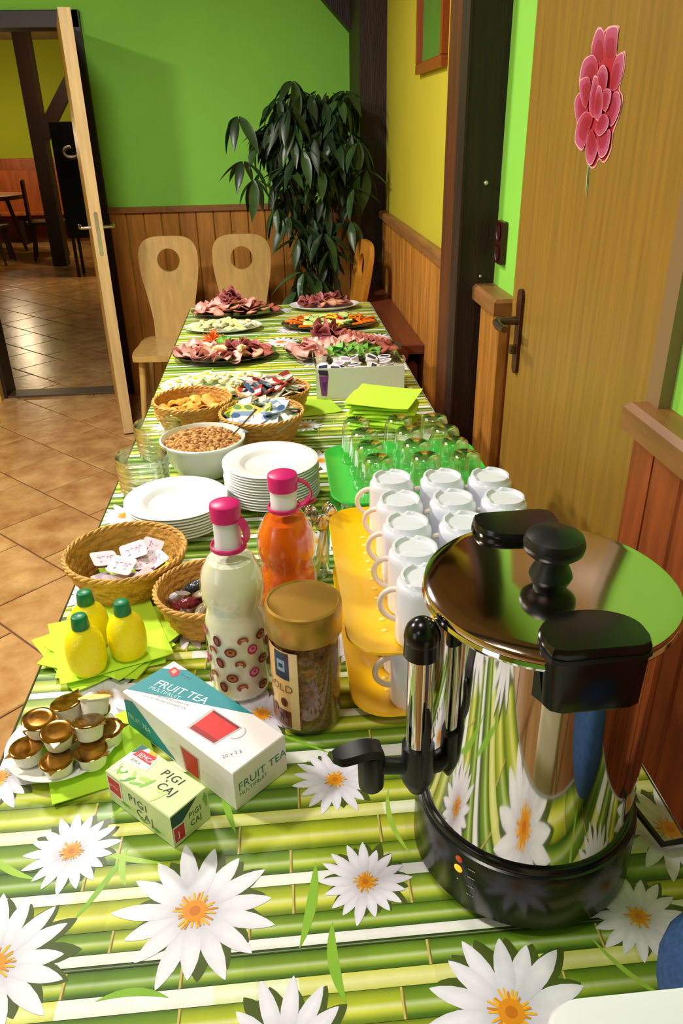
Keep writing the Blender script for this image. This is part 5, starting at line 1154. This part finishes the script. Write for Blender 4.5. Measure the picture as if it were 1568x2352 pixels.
# ------------------------------------------------------------------ platters of cold food
def platter(name, lab, x, y, rx, ry, mat, rim=.016, rot=0):
    t = thing(name, lab, 'platter', (x, y, ZT), rot); m = MB()
    prof = [(0, 0), (.62, 0), (.70, .003), (.96, rim - .002), (1.0, rim), (1.0, rim + .002), (.95, rim + .0005), (.72, .006), (0, .005)]
    m.add(lathe([(r * rx, z) for r, z in prof], 56, 1, ry / rx)); m.build('platter_body', mat, t, smooth=60); return t
SMOKE = M('smoked_glass_platter', '#4A4A34', .12, coat=.6); SILV = M('silver_platter', '#8A8A84', .2, metal=.8); GRW = M('pale_glass_platter', '#DDE8D8', .15, coat=.5)
FM = {}
def food_mesh(kind, var):
    rq = random.Random(hash((kind == 'ham', var)) % 1000 + var * 7 + len(kind)); m = MB()
    def wavy(r, amp, n=14, lobes=3, th=.0018, cols=('#E8A8A0', '#D88A86'), fold=0):
        K = 4; vs = []; cv = []; ph = rq.uniform(0, 6)
        for sd in (0, 1):
            for k in range(K + 1):
                for i in range(n):
                    a = 2 * PI * i / n; rr_ = r * k / K * (1 + .06 * math.sin(3 * a + ph)); x, y_ = rr_ * math.cos(a), rr_ * math.sin(a)
                    z = amp * (k / K) ** 1.5 * math.sin(lobes * a + ph) + (fold * abs(x) / r * abs(x) if fold else 0)
                    vs.append((x, y_, z + sd * th)); cc = mixc(lin(cols[0]), lin(cols[1]), min(1, max(0, (k / K) ** 3 + rq.uniform(-.15, .15)))); cv.append(cc)
        fs = []; B = (K + 1) * n
        for k in range(K):
            for i in range(n):
                j = (i + 1) % n; fs += [(k * n + i, (k + 1) * n + i, (k + 1) * n + j, k * n + j), (B + k * n + i, B + k * n + j, B + (k + 1) * n + j, B + (k + 1) * n + i)]
        for i in range(n): j = (i + 1) % n; fs.append((K * n + i, B + K * n + i, B + K * n + j, K * n + j))
        m.add((vs, fs), cv)
    if kind == 'ham': wavy(.036, .010, cols=('#EBBCAC', '#D08A82'), lobes=2 + var % 3, fold=.22)
    elif kind == 'dark_ham': wavy(.034, .012, cols=('#7E2C38', '#C07474'), lobes=3, fold=.35)
    elif kind == 'salami': wavy(.024, .004, cols=('#B8685A', '#8E3A30'), lobes=2)
    elif kind == 'sausage': wavy(.022, .002, cols=('#E8B49A', '#B8644A'), lobes=2, th=.003)
    elif kind == 'cheese':
        m.add(prism([(-.026, -.018), (.026, -.020), (.028, .016), (-.024, .020)], 0, .003), '#F4E6A0')
    elif kind == 'egg':
        m.add(lathe([(0, 0), (.018, .001), (.021, .005), (.019, .009), (0, .010)], 16, 1.25, 1), '#F6F6EC'); m.add(lathe([(.010, .0095), (.009, .0125), (0, .0135)], 12), '#F2C838')
    elif kind == 'carrot_stick': m.add(bbox(-.030, .030, -.004, .004, 0, .008, .002), '#F07A1A')
    elif kind == 'pepper_strip':
        vs, fs = tube([(-.024, 0, .003), (-.010, .006, .005), (.010, .006, .005), (.024, 0, .003)], [.003, .0045, .0045, .003], 6); m.add((vs, fs), ['#F0C81E', '#E8D83A', '#E8501E'][var % 3])
    elif kind == 'cucumber': m.add(lathe([(0, 0), (.019, 0), (.0205, .001), (.0205, .003), (.018, .004), (0, .004)], 18), [mixc(lin('#C8E08A'), lin('#3A7A2A'), 1 if i % 18 >= 0 and (i // 18) in (2, 3) else 0) for i in range(18 * 6)])
    elif kind == 'lettuce': wavy(.034, .011, cols=('#8CC84A', '#4FA03A'), lobes=5)
    elif kind == 'potato': m.add(sphere(.014, (0, 0, .008), 8, 6, (1.2, .9, .7)), '#F0E4B0')
    elif kind == 'roll':
        rings = [[(x, (.009 + .002 * math.sin(a * 2)) * math.cos(a), .009 + .009 * math.sin(a)) for a in [2 * PI * i / 10 for i in range(10)]] for x in (-.03, -.012, .012, .03)]
        vs, fs = loft(rings); fs += [tuple(range(10))[::-1], tuple(range(30, 40))]; m.add((vs, fs), '#D88478')
    elif kind == 'garlic': 
        vs, fs = tube([(-.022, 0, .006), (-.010, .010, .008), (.008, .011, .008), (.020, 0, .006)], [.005, .009, .009, .005], 8); m.add((vs, fs), '#F2E2A8')
    return m
FMAT = M('food', rough=.38, attr=True, sss=.12, noise=(90, .14, (1, 1, 1), 3))
NICE = dict(ham='pink ham slice', dark_ham='dark red smoked ham slice', salami='salami slice', sausage='pale sausage slice', cheese='pale yellow cheese slice', egg='halved boiled egg', carrot_stick='orange carrot stick', pepper_strip='pepper strip', cucumber='cucumber slice', lettuce='green lettuce leaf', potato='pale chopped potato piece', roll='rolled ham slice', garlic='curved cheese curl')
CATF = dict(ham='meat', dark_ham='meat', salami='meat', sausage='meat', cheese='cheese', egg='egg', carrot_stick='vegetable', pepper_strip='vegetable', cucumber='vegetable', lettuce='vegetable', potato='vegetable', roll='meat', garlic='cheese')
def put(kind, var, x, y, z, rot, plate, scale=1.0, spot='on the top'):
    key = (kind, var)
    if key not in FM:
        o = food_mesh(kind, var).build(kind if kind not in ('ham', 'salami', 'dark_ham', 'sausage', 'cheese', 'egg') else dict(ham='ham_slice', salami='salami_slice', dark_ham='smoked_ham_slice', sausage='sausage_slice', cheese='cheese_slice', egg='boiled_egg')[kind], FMAT, smooth=50); FM[key] = o
    else: o = FM[key].copy(); COL.objects.link(o)
    o.location = (x, y, z); o.rotation_euler = rot; o.scale = (scale,) * 3
    tag(o, '%s %s of the %s' % (NICE[kind], spot, plate), CATF[kind], '%ss on the %s' % (NICE[kind], plate)); return o
def mound(cx, cy, rx, ry, h, n, pick, plate, seed, base=.010, tilt=.45, scale=1.0):
    rq = random.Random(seed)
    for k in range(n):
        a = k * 2.39996 + seed; r = math.sqrt((k + .5) / n) * .93; x = r * rx * math.cos(a); y = r * ry * math.sin(a)
        kd = pick(x / rx, y / ry, rq); z = ZT + base + h * (1 - r * r) + rq.uniform(0, .006)
        nx_, ny_ = x / rx * tilt, y / ry * tilt
        put(kd, rq.randrange(3), cx + x, cy + y, z, (-ny_ * .6 + rq.uniform(-.25, .25) + .15, nx_ * .6 + rq.uniform(-.25, .25), rq.uniform(0, 6.28)), plate, scale * rq.uniform(.85, 1.1), where(x / rx, y / ry, 1.0))
W1 = 'far left meat platter'; platter('oval_platter', 'smoked glass platter of ham and sausage at the far left end', -.172, 3.36, .196, .125, SMOKE, .02)
mound(-.172, 3.36, .185, .115, .035, 46, lambda u, v, q: ('ham' if u < -.45 else 'dark_ham' if (u < .05 and v > -.2) else 'sausage' if v < -.35 else 'salami' if u > .3 else 'ham'), W1, 1, .014)
for k in range(6): put('dark_ham', k % 3, -.20 + .02 * (k % 3) - .02, 3.36 + .015 * (k // 3), ZT + .058 + .006 * k, (.5 - .2 * k, .3 * (k % 2) - .2, k), W1)
W2 = 'far right white plate'; platter('oval_plate', 'oval white plate of sliced salami at the far right end', .213, 3.42, .155, .100, WHITEC, .018)
mound(.213, 3.42, .115, .072, .032, 30, lambda u, v, q: 'sausage' if (v < -.2 and u > -.3) else q.choice(['salami', 'salami', 'dark_ham']), W2, 2, .012)
W3 = 'oval egg salad plate'; platter('oval_plate', 'pale oval plate of egg salad behind the carrot garnished platter', -.216, 3.085, .155, .100, GRW, .016)
mound(-.216, 3.085, .135, .082, .018, 40, lambda u, v, q: q.choice(['cheese', 'potato', 'potato', 'egg', 'cheese']), W3, 3, .009, .2, .8)
W4 = 'vegetable platter'; platter('oval_platter', 'smoked glass platter of carrots, peppers and cucumber at the far right', .210, 3.085, .195, .120, SMOKE, .014)
mound(.210, 3.085, .182, .110, .020, 64, lambda u, v, q: ('carrot_stick' if abs(u) > .5 or v > .6 else 'cucumber' if u < -.1 else q.choice(['pepper_strip', 'pepper_strip', 'cheese']) if u < .3 else 'cucumber'), W4, 4, .010, .2)
W5 = 'carrot garnished platter'; platter('oval_platter', 'smoked glass platter of ham and salami topped with shredded carrot', -.190, 2.672, .182, .135, SMOKE, .02)
mound(-.190, 2.672, .172, .125, .024, 60, lambda u, v, q: ('ham' if u < -.05 or v < -.7 else q.choice(['salami', 'dark_ham', 'salami', 'sausage'])), W5, 5, .014, .6)
for k, (x, y) in enumerate(((-.20, 2.60), (-.12, 2.595), (-.24, 2.66))): put('garlic', 0, x, y, ZT + .042, (0, 0, k * 1.2), W5, 1.1)
put('lettuce', 0, -.19, 2.68, ZT + .05, (.9, 0, .3), W5, .8)
mb = MB(); rq = random.Random(77)
for k in range(90):
    a = rq.uniform(0, 6.28); e = rq.uniform(.1, 1.5); L1 = rq.uniform(.025, .055); d = Vector((math.cos(a) * math.cos(e), math.sin(a) * math.cos(e), math.sin(e)))
    mb.add(tube([(0, 0, 0), tuple(d * L1 * .6), tuple(d * L1 + Vector((0, 0, -.008)))], [.0022, .0018, .001], 4), rq.choice(['#F08228', '#F8A044', '#E8681A']))
tag(mb.build('shredded_carrot', FMAT, loc=(-.235, 2.735, ZT + .040)), 'orange tuft of shredded carrot on the ham platter at the left', 'garnish', None, 'stuff')
W6 = 'large right meat platter'; platter('oval_platter', 'large smoked glass platter of ham, salami and greens behind the creamer box', .228, 2.645, .205, .150, SMOKE, .024)
mound(.228, 2.645, .192, .140, .030, 60, lambda u, v, q: ('ham' if u < -.35 and v < .5 else 'lettuce' if (v < -.25 and abs(u) < .6) else 'salami' if u > .5 else 'sausage' if v > 0 else 'ham'), W6, 6, .016, .5)
for k in range(9): put('dark_ham', k % 3, .155 + .022 * (k % 3), 2.69 + .02 * (k // 3), ZT + .062 + .005 * (k % 4), (.7 - .25 * (k % 3), .5 * (k % 2) - .25, k * 1.3), W6, 1.05)
for k in range(9): put('roll', 0, .235 + .018 * k, 2.70 - .006 * k, ZT + .058 - .003 * k, (0, .1, 1.35 + .05 * k), W6, 1.0)
W7 = 'pale salad plate'; platter('oval_plate', 'oval white plate of cheese and potato salad before the crispbread basket', -.190, 2.310, .180, .125, GRW, .016)
mound(-.190, 2.310, .165, .112, .016, 60, lambda u, v, q: q.choice(['cheese', 'potato', 'egg', 'potato', 'cheese', 'cucumber']) if u > -.4 else q.choice(['potato', 'egg', 'cheese']), W7, 7, .008, .2, .8)
W8 = 'flat plate'; 
# ------------------------------------------------------------------ things at the lower right corner
t = thing('white_bin', 'tall white plastic bin whose rounded lid edge shows at the lower right corner', 'bin', (.210, .211, 0))
def rg8(w_, d_, z, r=.022): return [(x, y, z) for x, y in rrect(w_, d_, r, 6)]
mb = MB(); vs, fs = loft([rg8(.130, .130, .955), rg8(.134, .134, .958), rg8(.136, .136, .972), rg8(.132, .132, .977), rg8(.110, .110, .979)]); n = 28; fs += [tuple(range(n))[::-1], tuple(range(len(vs) - n, len(vs)))]; mb.add((vs, fs)); mb.build('lid', M('white_lid_plastic', '#EEEEF6', .35), t, smooth=50)
mb = MB(); vs, fs = loft([rg8(.105, .105, 0), rg8(.128, .128, .956)]); fs.append(tuple(range(n))[::-1]); mb.add((vs, fs)); mb.build('bin_body', M('cream_bin_plastic', '#F0E6CC', .45), t)
t = tag(MB().add(sphere(.06, (0, 0, 0), 24, 16, (1.0, 1.25, 1.12))).build('blue_cloth', M('blue_denim', '#2A4A7A', .85, noise=(200, .3, (1, 1, 1))), loc=(.352, .352, ZT + .066), smooth=80), 'blue cloth bundle cut off by the lower right corner', 'cloth')
